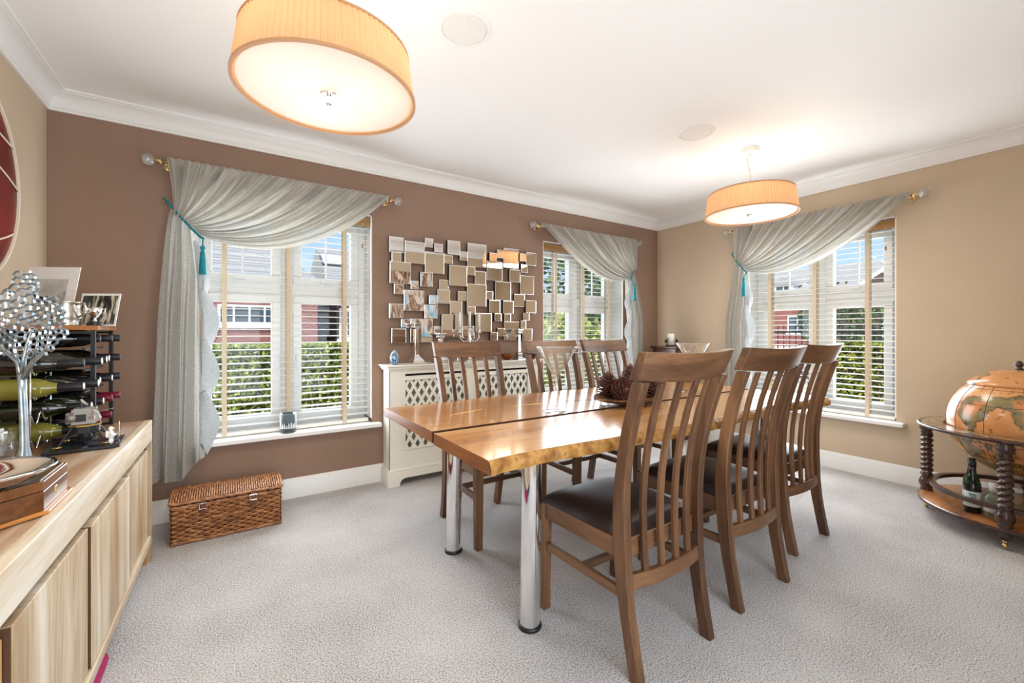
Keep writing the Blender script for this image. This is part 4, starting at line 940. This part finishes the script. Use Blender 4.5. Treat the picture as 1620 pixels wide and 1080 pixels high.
spirit(3.49, .35, 'square clear bottle with a round burgundy label on the globe shelf', 'square')
# ================================================================ ON THE TABLE
M_CONE = mat('pine_cone_scale', srgb(64, 36, 28), .6, col2=(srgb(96, 58, 46), srgb(134, 88, 70)), scale=60)
def martini(x, y, label):
    t = thing('martini_glass', label, 'glass', (x, y, .7305), 0, 'giant martini glasses on the table')
    MB().lathe([(.001, 0), (.064, 0), (.067, .002), (.060, .005), (.02, .009), (.008, .016)], 40).build('foot', M_GLASS, t, True)
    MB().lathe([(.008, .015), (.006, .03), (.0055, .12), (.006, .15), (.010, .166)], 20).build('stem', M_GLASS, t, True)
    MB().lathe([(.009, .165), (.016, .174), (.100, .315), (.1015, .318), (.0985, .318), (.015, .180), (.001, .178)], 48, caps=False).build('bowl', M_GLASS, t, True)
martini(1.34, 1.640, 'giant clear martini glass standing beside the slab gap, on the near half')
martini(2.51, 1.68, 'giant martini glass at the far end of the table beyond the cones')
M_DISH = mat('bark_dish', srgb(120, 84, 50), .6, col2=(srgb(70, 44, 26), srgb(176, 132, 84)), scale=14, bump=.4, bscale=30)
bw = thing('wooden_dish', 'shallow rustic bark dish holding the pine cones on the table', 'dish', (1.835, 1.615, .7305), R(8))
def dish(u, v, up):
    a = 2*PI*u; r_ = v; k = 1+.05*mn.noise(Vector((cos(a)*1.4, sin(a)*1.4, 2)))
    x = .262*r_*k*cos(a); y = .145*r_*k*sin(a)
    return (x, y, .002+.036*r_**2.2+(.008 if up else 0)+.004*mn.noise(Vector((x*9, y*9, 5)))*r_)
b = MB(); b.grid(lambda u, v: dish(u, .02+.98*v, False), 48, 14); b.grid(lambda u, v: dish(u, .02+.98*v, True), 48, 14)
b.grid(lambda u, v: tuple(p+(q_-p)*v for p, q_ in zip(dish(u, 1, False), dish(u, 1, True))), 48, 1)
b.build('dish_body', M_DISH, bw, True)
def pine_cone(loc, h, r_, rot, label, seed):
    t = thing('pine_cone', label, 'pine cone', loc, 0, 'pine cones in the dish'); t.rotation_euler = rot
    MB().lathe([(.004, .01), (r_*.45, h*.2), (r_*.5, h*.45), (r_*.3, h*.8), (.003, h*.97)], 12).build('core', M_CONE, t, True)
    rnd = random.Random(seed); m = MB(); n = 92
    for k in range(n):
        f = k/n; a = k*2.39996; z = h*(.07+.88*f); rr_ = r_*(sin(PI*(.18+.80*f)**.9)**.8)*(1 if f < .97 else .6); tilt = .15+1.0*f
        L_ = rr_; w = .0105*(1.15-.55*f)*(r_/.045)
        d = Vector((cos(a)*cos(tilt*.6), sin(a)*cos(tilt*.6), sin(tilt*.6))); s = Vector((-sin(a), cos(a), 0)); up = s.cross(d)*-1
        up = d.cross(s); o = Vector((cos(a)*rr_*.25, sin(a)*rr_*.25, z-.012)); e_ = o+d*L_*.8
        th = .0035
        m.add([o-s*w*.4, o+s*w*.4, e_+s*w, e_-s*w, e_+d*.006+up*.002-s*w*.4, e_+d*.006+up*.002+s*w*.4, o-s*w*.4-up*th, o+s*w*.4-up*th, e_+s*w-up*th, e_-s*w-up*th],
              [(0, 1, 2, 3), (3, 2, 5, 4), (6, 9, 8, 7), (4, 5, 8, 9), (0, 3, 9, 6), (1, 7, 8, 2), (3, 4, 9), (2, 8, 5)])
    m.build('scales', M_CONE, t)['kind'] = 'stuff'
zc = .752
pine_cone((1.785, 1.728, zc+.004), .150, .058, (0, 0, 0), 'upright pine cone nearest the dish rim beside the martini glass', 1)
pine_cone((1.790, 1.655, zc+.050), .120, .057, (R(82), R(0), R(-20)), 'pine cone lying with its base turned outward in the dish', 2)
pine_cone((1.915, 1.690, zc-.004), .200, .060, (R(4), 0, 0), 'tallest upright pine cone in the middle of the dish', 3)
pine_cone((1.985, 1.585, zc), .125, .052, (R(3), R(5), 0), 'short pine cone seen between the chair slats in the dish', 4)

# ================================================================ ON THE RADIATOR COVER
TZ = .8805
def on_cover(px, y=3.135):
    k = (px-810)/676.0; f = y/(.83601-.54873*k); return ((.83601*k+.54873)*f, y, TZ)
M_EGG = mat('blue_art_glass', srgb(20, 60, 110), .05, col2=(srgb(40, 120, 170), srgb(190, 190, 180), srgb(110, 110, 90)), scale=34, coat=1, lo=.35, hi=.7, dist=1.5)
t = thing('glass_egg', 'blue and clear swirled glass egg on the radiator cover end', 'ornament', on_cover(624, 3.10))
MB().lathe([(.018, 0), (.022, .004), (.030, .022), (.034, .045), (.032, .066), (.024, .088), (.012, .103), (.001, .108)], 24).build('egg_body', M_EGG, t, True)
def column_stick(px, label, candle=False, y=3.13, hgt=.31):
    t = thing('candlestick', label, 'candlestick', on_cover(px, y), R(12), 'silver candlesticks on the radiator cover')
    def sq(a): return [(-a, -a), (a, -a), (a, a), (-a, a)]
    b = MB()
    for (a0, z0, a1, z1) in ((.066, 0, .066, .010), (.064, .010, .050, .018), (.050, .018, .024, .055), (.024, .055, .019, .066)): b.hull8([(x, y_, z0) for x, y_ in sq(a0)], [(x, y_, z1) for x, y_ in sq(a1)])
    b.build('base', M_SILVER, t, bevel=.002)
    MB().hull8([(x, y_, .066) for x, y_ in sq(.017)], [(x, y_, hgt-.05) for x, y_ in sq(.0145)]).build('column', M_SILVER, t, bevel=.004)
    b = MB()
    for (a0, z0, a1, z1) in ((.015, hgt-.05, .026, hgt-.036), (.026, hgt-.036, .026, hgt-.03), (.022, hgt-.03, .030, hgt-.012), (.034, hgt-.012, .034, hgt-.004)): b.hull8([(x, y_, z0) for x, y_ in sq(a0)], [(x, y_, z1) for x, y_ in sq(a1)])
    b.build('capital', M_SILVER, t, bevel=.002)
column_stick(658, 'square silver candlestick beside the blue glass egg')
column_stick(697, 'square silver candlestick partly hidden behind the oak chair top', hgt=.235)
column_stick(820, 'slim silver candlestick at the far end of the radiator cover', hgt=.27, y=3.12)
M_WAX = mat('white_wax', (.86, .84, .78), .5)
t = thing('candelabra', 'three-armed silver candelabra with white candles in front of the mirror', 'candelabra', on_cover(743, 3.13))
MB().lathe([(.055, 0), (.056, .006), (.04, .014), (.018, .03), (.010, .05), (.014, .08), (.009, .10), (.011, .16), (.016, .19), (.009, .21), (.012, .235)], 24).build('stem', M_SILVER, t, True)
for s in (-1, 0, 1):
    c = (s*.088, 0, .232 if s else .242)
    if s: MB().tube([(0, 0, .195), (s*.025, 0, .165), (s*.06, 0, .165), (s*.085, 0, .19), (s*.088, 0, .232)], .0045, 8).build('arm', M_SILVER, t, True)
    MB().lathe([(.004, -.012), (.012, 0), (.020, .004), (.020, .007), (.012, .010), (.014, .030), (.011, .032)], 18, c).build('candle_cup', M_SILVER, t, True)
    MB().lathe([(.0105, .030), (.010, .165), (.002, .170)], 14, c).build('candle', M_WAX, t, True)
    MB().tube([(c[0], 0, c[2]+.168), (c[0]+.002, 0, c[2]+.178)], .001, 4).build('wick', M_BLACK, t)
for px, lb in ((716, 'small cut-glass tumbler behind the oak chair slats'), (727, 'second small cut-glass tumbler beside the first behind chair slats')):
    t = thing('glass_tumbler', lb, 'glass', on_cover(px, 3.06), 0, 'tumblers on the radiator cover'); MB().lathe([(.018, 0), (.022, .002), (.026, .065), (.024, .066), (.020, .008), (.001, .006)], 12, caps=False).build('tumbler_body', M_GLASS, t)
M_COPPER = mat('copper_brown', srgb(130, 70, 40), .25, .8)
t = thing('copper_bowl', 'small copper-brown bowl on the cover near the slim candlestick', 'bowl', on_cover(802, 3.12))
MB().lathe([(.025, 0), (.028, .004), (.055, .035), (.060, .050), (.057, .050), (.050, .034), (.001, .012)], 28, caps=False).build('bowl_body', M_COPPER, t, True)
t = thing('dark_bowl', 'dark rounded wooden bowl at the cover end beside the window', 'bowl', on_cover(840, 3.09))
MB().lathe([(.03, 0), (.034, .004), (.062, .03), (.066, .055), (.055, .070), (.050, .068), (.056, .054), (.001, .012)], 28, caps=False).build('bowl_body', M_DW, t, True)

# ================================================================ WINDOW SILL CANDLE GLASS
k_ = (456-810)/676.0; f_ = 3.215/(.83601-.54873*k_)
t = thing('candle_glass', 'frosted blue-grey glass candle holder on the window sill', 'candle holder', ((.83601*k_+.54873)*f_, 3.2185, WZ0+.001))
M_FROST = mat('smoky_glass', srgb(170, 192, 200), .12, trans=.8, ior=1.3)
MB().lathe([(.044, 0), (.048, .003), (.049, .125), (.046, .125), (.045, .010), (.001, .008)], 32, caps=False).build('holder', M_FROST, t, True)
MB().lathe([(.042, .010), (.042, .045), (.001, .047)], 24).build('wax', mat('grey_wax', srgb(120, 136, 140), .6), t, True)
b = MB(); rnd = random.Random(3)
for i in range(22):
    a0 = 2*PI*i/22; a1 = 2*PI*(i+.8)/22; h_ = .05+.03*rnd.random(); r_ = .0494
    b.add([(r_*cos(a0), r_*sin(a0), .03), (r_*cos(a1), r_*sin(a1), .03), (r_*cos(a1), r_*sin(a1), h_*.8), (r_*cos((a0+a1)/2), r_*sin((a0+a1)/2), h_)], [(0, 1, 2, 3)])
b.build('etched_band', mat('etched_white', (.8, .82, .83), .7), t)

# ================================================================ CORNER CABINET AND CANDLE
M_MAHOG = wood('mahogany', srgb(48, 24, 14), srgb(76, 40, 24), srgb(96, 54, 34), 'x', .3, .3, 7)
t = thing('corner_cabinet', 'small dark mahogany pedestal cabinet standing in the room corner', 'cabinet', (3.93, 2.86, 0), R(0))
MB().box(-.175, .175, -.16, .16, .95, .972).build('top', M_MAHOG, t, bevel=.006)
MB().box(-.155, .155, -.14, .14, .05, .95).build('body', M_MAHOG, t, bevel=.003)
MB().box(-.165, .165, -.15, .15, 0, .05).build('plinth', M_MAHOG, t, bevel=.004)
d_ = MB().box(-.135, .135, -.152, -.14, .09, .76).build('door', M_MAHOG, t, bevel=.004); MB().lathe([(.004, 0), (.01, .008), (.008, .014)], 12, (.11, -.152, .45), rotM('X', R(90))).build('knob', M_BRASS, d_, True)
w_ = MB().box(-.135, .135, -.152, -.14, .79, .925).build('drawer', M_MAHOG, t, bevel=.004); MB().lathe([(.004, 0), (.01, .008), (.008, .014)], 12, (0, -.152, .86), rotM('X', R(90))).build('knob', M_BRASS, w_, True)
t = thing('pillar_candle', 'white pillar candle in a dark metal leaf holder on the corner cabinet', 'candle', (3.90, 2.87, .9722))
MB().lathe([(.052, 0), (.056, .004), (.050, .010), (.001, .011)], 24).build('holder_plate', M_DARKPOST, t, True)
MB().lathe([(.036, .011), (.036, .128), (.032, .132), (.001, .128)], 24).build('candle', M_WAX, t, True)
for k in range(3):
    a = k*2.1+.6
    MB().tube([(.05*cos(a), .05*sin(a), .008), (.062*cos(a+.3), .062*sin(a+.3), .045), (.05*cos(a+.7), .05*sin(a+.7), .09)], .003, 6).build('scroll_stem', M_DARKPOST, t, True)
    c = Vector((.062*cos(a+.3), .062*sin(a+.3), .055)); b = MB()
    for i in range(5): q_ = 2*PI*i/5; b.lathe([(.001, -.012), (.010, 0), (.001, .012)], 6, c+Vector((.009*cos(q_), .009*sin(q_), .009*sin(q_*2))))
    b.build('metal_rose', M_DARKPOST, t, True)

# ================================================================ ON THE SIDEBOARD
SZ = .6905
# octagonal wooden box
M_BOXW = wood('walnut_box', srgb(84, 50, 28), srgb(120, 76, 44), srgb(142, 94, 58), 'y', .22, .5, 6)
M_BOXT = wood('walnut_box_top', srgb(74, 50, 30), srgb(104, 74, 46), srgb(122, 90, 58), 'x', .28, .3, 6)
bx = thing('octagonal_box', 'polished octagonal wooden box at the near end of the sideboard', 'box', (-.583, 1.540, SZ))
def octa(r_): return [(r_*cos(PI/8+PI/4*k), r_*sin(PI/8+PI/4*k)) for k in range(8)]
MB().prism(octa(.240), 0, .009).build('base_moulding', mat('honey_wood', srgb(190, 124, 58), .3, coat=.4), bx, bevel=.003)
MB().prism(octa(.229), .009, .054).build('box_body', M_BOXW, bx, bevel=.002)
ld = MB().prism(octa(.229), .0555, .078).build('lid', M_BOXW, bx, bevel=.002)
MB().prism(octa(.222), .078, .0805).build('lid_top', M_BOXT, ld, bevel=.001)
MB().box(.2115, .2135, -.006, .006, .026, .042).build('keyhole_plate', M_BRASS, bx)
t = thing('silver_bowl', 'shiny silver bowl resting on the octagonal box', 'bowl', (-.470, 1.438, SZ+.0812))
MB().lathe([(.045, 0), (.05, .003), (.09, .014), (.118, .034), (.124, .038), (.121, .041), (.112, .037), (.085, .020), (.001, .010)], 48, caps=False).build('bowl_body', M_CHROME, t, True)
# metal tree sculpture
M_TREE = mat('patinated_aluminium', (.52, .58, .63), .3, .85, col2=(.26, .33, .38), scale=18)
def tree():
    t = thing('tree_sculpture', 'openwork silver metal tree sculpture standing on the sideboard', 'sculpture', (-.575, 2.07, SZ), R(-36))
    MB().tube([(0, 0, 0), (0, 0, .008), (.002, 0, .05), (0, 0, .14), (-.004, 0, .22), (-.006, 0, .29)], [.026, .024, .014, .0125, .0125, .014], 12, flat=.6).build('trunk', M_TREE, t, True)
    rnd = random.Random(7)
    blobs = [(-.02, .47, .115, .085), (.085, .44, .075, .06), (-.115, .44, .07, .06), (0, .56, .055, .08), (.035, .40, .09, .06), (-.06, .40, .09, .05), (.09, .50, .06, .05), (-.03, .52, .10, .06), (-.09, .51, .07, .045)]
    def inside(x, z, g=0): return any(((x-a)/(c+g))**2+((z-b)/(d+g))**2 < 1 for a, b, c, d in blobs)
    pts = []
    tries = 0
    while len(pts) < 190 and tries < 60000:
        tries += 1; x = rnd.uniform(-.24, .22); z = rnd.uniform(.30, .68)
        if inside(x, z, .012) and all((((x-a)/1.7)**2+(z-b)**2) > .0118**2 for a, b in pts): pts.append((x, z))
    vs_, es_, fs_, _, _, _ = geometry.delaunay_2d_cdt([Vector(p) for p in pts], [], [], 0, 1e-6)
    cen = []; adj = {}
    for i, f in enumerate(fs_):
        cx_ = sum(vs_[k].x for k in f)/3; cz_ = sum(vs_[k].y for k in f)/3; cen.append((cx_, cz_))
        for k in range(3):
            e_ = tuple(sorted((f[k], f[(k+1) % 3]))); adj.setdefault(e_, []).append(i)
    m = MB(); rim = []
    for e_, fl in adj.items():
        if len(fl) == 2:
            a, b = cen[fl[0]], cen[fl[1]]
            if inside(*a) and inside(*b) and math.dist(a, b) < .045:
                m.tube([(a[0], .004*sin(a[0]*40), a[1]), (b[0], .004*sin(b[0]*40), b[1])], .0046, 4, flat=.8)
    m.build('leaf_canopy', M_TREE, t)['kind'] = 'stuff'
    for (pth, r0) in (([(-.006, 0, .27), (.03, 0, .33), (.075, 0, .37), (.095, 0, .41)], .010), ([(-.006, 0, .27), (-.02, 0, .33), (-.075, 0, .375), (-.11, 0, .41)], .011), ([(-.006, 0, .28), (0, 0, .34), (.012, 0, .39), (.03, 0, .44)], .009), ([(-.02, 0, .33), (-.035, 0, .37), (-.03, 0, .42)], .006), ([(.03, 0, .33), (.045, 0, .38), (.05, 0, .42)], .006)):
        MB().tube(pth, [r0*(1-.55*i/(len(pth)-1)) for i in range(len(pth))], 8, flat=.7).build('branch', M_TREE, t, True)
tree()
# crystal tumbler
t = thing('crystal_tumbler', 'heavy cut crystal tumbler beside the metal tree', 'glass', (-.645, 2.15, SZ))
b = MB(); n = 24; rings = []
for z, r_ in ((0, .036), (.02, .038), (.04, .039), (.06, .040), (.085, .041), (.10, .041)):
    rings.append([((r_+(.002 if (j+int(z*50)) % 2 else -.001)*(z < .08))*cos(2*PI*j/n), (r_+(.002 if (j+int(z*50)) % 2 else -.001)*(z < .08))*sin(2*PI*j/n), z) for j in range(n)])
rings.append([(.037*cos(2*PI*j/n), .037*sin(2*PI*j/n), .10) for j in range(n)]); rings.append([(.034*cos(2*PI*j/n), .034*sin(2*PI*j/n), .02) for j in range(n)])
b.loops(rings); b.build('cut_glass', M_GLASS, t)
# moon lander model
M_GOLD = mat('gold_foil', (.75, .52, .16), .28, 1); M_LGREY = mat('model_grey', srgb(140, 137, 130), .4, .4); M_LBLK = mat('model_black', (.02, .02, .022), .4); M_MOON = mat('moon_base', srgb(34, 40, 48), .3, col2=(srgb(16, 18, 22), srgb(110, 132, 150)), scale=22, bump=.8, bscale=26, lo=.4, hi=.72, coat=.4)
t = thing('moon_lander_model', 'model moon lander with astronaut on a dark slate base', 'model', (-.462, 2.235, SZ), R(4))
MB().box(-.098, .105, -.098, .098, 0, .010).build('base_plate', M_LBLK, t, bevel=.002)
MB().grid(lambda u, v: (-.094+.195*u, -.094+.188*v, .0105+.008*max(0, mn.noise(Vector((u*6, v*5, 1)))+.25)*min(1, 8*u*(1-u)*2, 8*v*(1-v)*2)), 40, 28).build('moon_surface', M_MOON, t, True)
MB().lathe([(.012, .058), (.026, .026), (.024, .026), (.010, .056)], 18, caps=False).build('engine_bell', M_LBLK, t, True)
MB().prism(octa(.044), .052, .082).build('descent_stage', M_LBLK, t, bevel=.003)
MB().prism(octa(.048), .080, .085).build('stage_deck', M_GOLD, t)
MB().add([(x*1.0, y, z) for (x, y, z) in [(-.036, -.032, .086), (.030, -.032, .086), (.044, -.018, .10), (.044, .018, .10), (.030, .032, .086), (-.036, .032, .086), (-.030, -.024, .146), (.022, -.024, .146), (.036, -.014, .126), (.036, .014, .126), (.022, .024, .146), (-.030, .024, .146)]],
         [(5, 4, 3, 2, 1, 0), (6, 7, 8, 9, 10, 11), (0, 1, 7, 6), (1, 2, 8, 7), (2, 3, 9, 8), (3, 4, 10, 9), (4, 5, 11, 10), (5, 0, 6, 11)]).build('ascent_stage', M_LGREY, t, bevel=.002)
MB().box(-.022, .006, -.0335, -.031, .098, .124).build('hatch', M_LBLK, t, bevel=.001)
MB().box(.012, .030, -.034, -.031, .104, .118).build('instrument_panel', M_SILVER, t, bevel=.001)
MB().box(-.05, -.034, -.02, .02, .09, .13).build('equipment_bay', M_LGREY, t, bevel=.002)
for (x_, y_) in ((-.03, -.036), (.026, -.036), (-.03, .036), (.026, .036)): MB().box(x_-.004, x_+.004, y_-.004, y_+.004, .122, .136).lathe([(.002, 0), (.004, .008)], 8, (x_, y_, .136)).build('thruster_quad', M_SILVER, t)
for s in (-1, 1):
    MB().add([(.0365, s*.004, .124), (.0365, s*.013, .124), (.0405, s*.009, .110)], [(0, 1, 2)]).build('cabin_window', M_LBLK, t, solid=.001)
    MB().lathe([(.014, -.012), (.016, 0), (.014, .012)], 12, (-.034, s*.026, .112), rotM('X', 0)).build('fuel_tank', M_LGREY, t, True)
MB().tube([(-.01, 0, .146), (-.01, 0, .162)], .0015, 5).lathe([(.002, 0), (.014, .005), (.016, .010), (.012, .006), (.001, .003)], 14, (-.01, 0, .160), rotM('Y', R(50)), caps=False).build('dish_antenna', M_LGREY, t, True)
MB().tube([(.045, 0, .128), (.075, 0, .134), (.075, .012, .134), (.075, -.012, .134)], .0015, 5).build('docking_boom', M_LGREY, t)
for k in range(4):
    a = PI/4+k*PI/2; c, s = cos(a), sin(a)
    l = MB().tube([(c*.042, s*.042, .080), (c*.088, s*.088, .018)], .0028, 6).tube([(c*.042, s*.042, .055), (c*.078, s*.078, .032)], .0018, 5).tube([(c*.036-s*.018, s*.036+c*.018, .060), (c*.076, s*.076, .034)], .0016, 5).tube([(c*.036+s*.018, s*.036-c*.018, .060), (c*.076, s*.076, .034)], .0016, 5).build('landing_leg', M_LBLK, t)
    MB().lathe([(.010, 0), (.013, .003), (.006, .005)], 14, (c*.09, s*.09, .0145)).build('foot_pad', M_GOLD, l, True)
def astronaut(parent, x, y):
    body = MB().lathe([(.004, .016), (.0085, .020), (.0095, .034), (.008, .044), (.004, .047)], 12, (x, y, .012)); body.lathe([(.001, .045), (.007, .049), (.0078, .055), (.006, .061), (.001, .064)], 12, (x, y, .012))
    for s in (-1, 1):
        body.tube([(x, y+s*.004, .031), (x+s*.003, y+s*.005, .022), (x+.001, y+s*.0055, .0125)], [.0045, .004, .0045], 7)
        body.tube([(x, y+s*.009, .054), (x+.006, y+s*.013, .045), (x+.013, y+s*.010, .043)], [.0036, .0032, .003], 7)
    o = body.build('astronaut_figure', M_WCAP, parent, True); MB().box(x-.014, x-.007, y-.007, y+.007, .036, .060).build('backpack', M_WCAP, o, bevel=.001); MB().lathe([(.001, 0), (.005, .001), (.0055, .0035), (.001, .0045)], 10, (x+.0055, y, .068), rotM('Y', R(90))).build('visor', M_GOLD, o, True)
astronaut(t, .078, -.070)
fl = MB().tube([(.09, .05, .012), (.09, .05, .075)], .001, 5).build('flagpole', M_SILVER, t)
# wine rack
RX0, RX1, RY0, RY1, RZ1 = -.790, -.470, 2.388, 2.695, 1.128
rk = thing('wine_rack', 'black metal wine rack with a wooden shelf on the sideboard', 'wine rack', ((RX0+RX1)/2, (RY0+RY1)/2, SZ)); ox, oy = (RX0+RX1)/2, (RY0+RY1)/2
for x in (RX0, RX1):
    for y in (RY0, RY1): MB().box(x-ox-.007, x-ox+.007, y-oy-.007, y-oy+.007, 0, RZ1-SZ).build('post', M_BLACK, rk)
ROWS = [.014+i*.087 for i in range(5)]
for z in ROWS:
    for x in (RX0, RX1-.03): MB().box(x-ox-.004, x-ox+.004, RY0-oy+.008, RY1-oy-.008, z-.005, z+.003).build('bottle_rail', M_BLACK, rk)
for y in (RY0, RY1):
    for z in (.005, RZ1-SZ-.01): MB().box(RX0-ox+.007, RX1-ox-.007, y-oy-.005, y-oy+.005, z-.004, z+.006).build('side_rail', M_BLACK, rk)
MB().box(RX0-ox-.012, RX1-ox+.018, RY0-oy-.012, RY1-oy+.012, RZ1-SZ+.0005, RZ1-SZ+.019).build('shelf', M_SHELF, rk, bevel=.002)
M_WGLASS = {'green': mat('olive_wine_glass', srgb(20, 26, 12), .05, coat=.6), 'black': mat('black_wine_glass', srgb(10, 9, 10), .06, coat=.6), 'yellow': mat('straw_wine_glass', srgb(176, 170, 70), .03, trans=.55, ior=1.3, coat=.5)}
M_CAPS = {'white': mat('silver_screw_cap', (.7, .7, .7), .3, .5), 'black': M_BLACK, 'red': mat('burgundy_foil', srgb(110, 16, 40), .3), 'pink': mat('pink_foil', srgb(190, 60, 110), .3)}
def wine(y, row, glass, cap, label, dx=0.0):
    r_ = .0375; z = SZ+ROWS[row]+.0035+r_
    t = thing('wine_bottle', label, 'bottle', (RX0+.012+dx, y, z), 0, 'wine bottles in the rack')
    MB().lathe([(.012, .012), (.030, 0), (.0365, .006), (r_, .02), (r_, .185), (.034, .205), (.021, .235), (.0155, .252), (.0145, .300)], 24, rot=ROTX).build('glass', M_WGLASS[glass], t, True)
    cc = M_CAPS[cap] if cap != 'white' else M_BLACK
    c = MB().lathe([(.0152, .245), (.0160, .250), (.0155, .316), (.015, .318)], 20, rot=ROTX).build('capsule', cc, t, True)
    MB().lathe([(.0135, .3181), (.0130, .3195), (.001, .3198)], 20, rot=ROTX).build('cap_end', M_CAPS[cap], c, True)
    MB().lathe([(r_+.0003, .03), (r_+.0005, .031), (r_+.0005, .085), (r_+.0003, .086)], 24, rot=ROTX, caps=False).build('label', M_LBL if glass == 'yellow' else mat('cream_label', srgb(120, 114, 100), .6, col2=srgb(50, 50, 50), scale=50, lo=.58, hi=.64), t, True)
cols = [2.205, 2.310, 2.442, 2.541, 2.640]
plan = [(0, 3, 'black', 'black', 0), (0, 2, 'yellow', 'white', 0), (1, 3, 'green', 'white', .03), (1, 2, 'green', 'white', .02), (1, 1, 'green', 'white', 0), (1, 0, 'yellow', 'white', -.012),
        (2, 4, 'black', 'black', .0), (2, 3, 'green', 'white', .02), (2, 2, 'black', 'white', 0), (2, 1, 'green', 'white', .01), (2, 0, 'black', 'pink', .0),
        (3, 4, 'black', 'black', .02), (3, 3, 'black', 'white', .01), (3, 2, 'black', 'white', .02), (3, 1, 'black', 'red', .02),
        (4, 4, 'black', 'black', .03), (4, 3, 'black', 'black', .03), (4, 2, 'black', 'black', .03), (4, 1, 'black', 'red', .03), (4, 0, 'black', 'red', .0)]
rown = ['lowest', 'second lowest', 'middle', 'second highest', 'topmost']
coln = ['nearest wire-rack column', 'inner wire-rack column', 'nearest black-rack column', 'central black-rack column', 'last black-rack column']
gn = {'green': 'olive', 'black': 'black', 'yellow': 'straw-yellow'}
for (c, r_, g, cap, dx) in plan:
    wine(cols[c], r_, g, cap, '%s wine bottle with %s cap, %s row, %s' % (gn[g], cap, rown[r_], coln[c]), dx)
# wavy chrome wire rack in front of the black one
wr = thing('wire_wine_rack', 'wavy chrome wire wine rack holding bottles beside the metal tree', 'wine rack', (-.63, 2.26, SZ))
for x in (-.745, -.585):
    for r_ in range(4):
        z = ROWS[r_]+.0005
        MB().tube([(x+.63, -.10+.2*i/40, z+.019-.019*cos(2*PI*(i/40*.2-.045)/.105)) for i in range(41)], .003, 6).build('wave_wire', M_CHROME, wr, True)
    for y in (-.10, .10): MB().tube([(x+.63, y, 0), (x+.63, y, ROWS[3]+.03)], .003, 6).build('upright', M_CHROME, wr, True)
# on the rack shelf
PZ = RZ1+.0195
M_PAPER = mat('photo_paper', (.80, .79, .75), .5)
def photo(x, y, w, h, rz, label, m, mg, sh, name):
    t = thing(name, label, 'picture', (x, y, PZ), rz); t.rotation_euler = (R(-12), 0, rz)
    MB().box(-w/2, w/2, 0, .003, 0, h).build('sheet', M_PAPER, t)
    o = MB().box(-w/2+mg[0], w/2-mg[1], -.0006, .0001, mg[2], h-mg[3]).build('image', m, t)
    return t, o
M_SHIP = mat('grey_photo', srgb(170, 170, 166), .4, col2=(srgb(196, 196, 190), srgb(120, 120, 118)), scale=9)
M_WOODS = mat('woodland_photo', srgb(26, 24, 22), .4, col2=(srgb(80, 76, 66), srgb(206, 200, 180)), scale=26, stretch=(2.4, 1, .5), lo=.40, hi=.58)
p1, im = photo(-.668, 2.60, .205, .262, R(-28), 'white mounted card with a grey ship photograph on the rack shelf', M_SHIP, (.04, .038, .05, .055), 0, 'mounted_photograph')
MB().add([(-.06, -.0012, .14), (.0, -.0012, .118), (.03, -.0012, .110), (.034, -.0012, .095), (-.02, -.0012, .098), (-.062, -.0012, .115)], [(0, 1, 2, 3, 4, 5)]).build('ship_shape', mat('photo_dark', srgb(50, 50, 50), .5), p1)
photo(-.505, 2.60, .165, .150, R(-30), 'small black and white woodland photograph on the rack shelf', M_WOODS, (.008, .008, .008, .010), 0, 'woodland_photograph')
t = thing('pewter_tankard', 'squat two-handled pewter tankard on the rack shelf', 'tankard', (-.560, 2.43, PZ))
MB().lathe([(.044, 0), (.046, .004), (.040, .010), (.048, .026), (.051, .045), (.044, .075), (.045, .092), (.047, .096), (.044, .096), (.041, .080), (.046, .045), (.001, .010)], 36, caps=False).build('cup_body', M_PEWTER, t, True)
for s in (1, -1): MB().tube([(s*(.043)*.84, -s*.043*.54, .085), (s*.075*.84, -s*.075*.54, .090), (s*.082*.84, -s*.082*.54, .065), (s*.066*.84, -s*.066*.54, .040), (s*.049*.84, -s*.049*.54, .034)], .005, 8).build('handle', M_PEWTER, t, True)
t = thing('trophy_cup', 'tiny silver trophy cup on a black plinth beside the tankard', 'trophy', (-.480, 2.460, PZ))
MB().lathe([(.026, 0), (.026, .010), (.020, .016), (.016, .018)], 20).build('plinth', M_BLACK, t, auto=40)
MB().lathe([(.010, .018), (.005, .024), (.004, .032), (.012, .040), (.022, .056), (.024, .076), (.022, .076), (.019, .056), (.001, .042)], 24, caps=False).build('cup_bowl', M_SILVER, t, True)
for s in (1, -1): MB().tube([(s*.022, 0, .070), (s*.033, 0, .072), (s*.032, 0, .058), (s*.019, 0, .048)], .002, 6).build('handle', M_SILVER, t, True)
# magenta bag edge under the sideboard
t = thing('magenta_mat', 'rolled magenta mat edge peeking out beneath the sideboard', 'mat', (-.376, 1.60, 0))
MB().tube([(0, -.45, .035), (0, .33, .035)], .034, 18).build('roll', mat('magenta_foam', srgb(176, 20, 96), .8, col2=srgb(150, 10, 80), scale=60), t, auto=50)
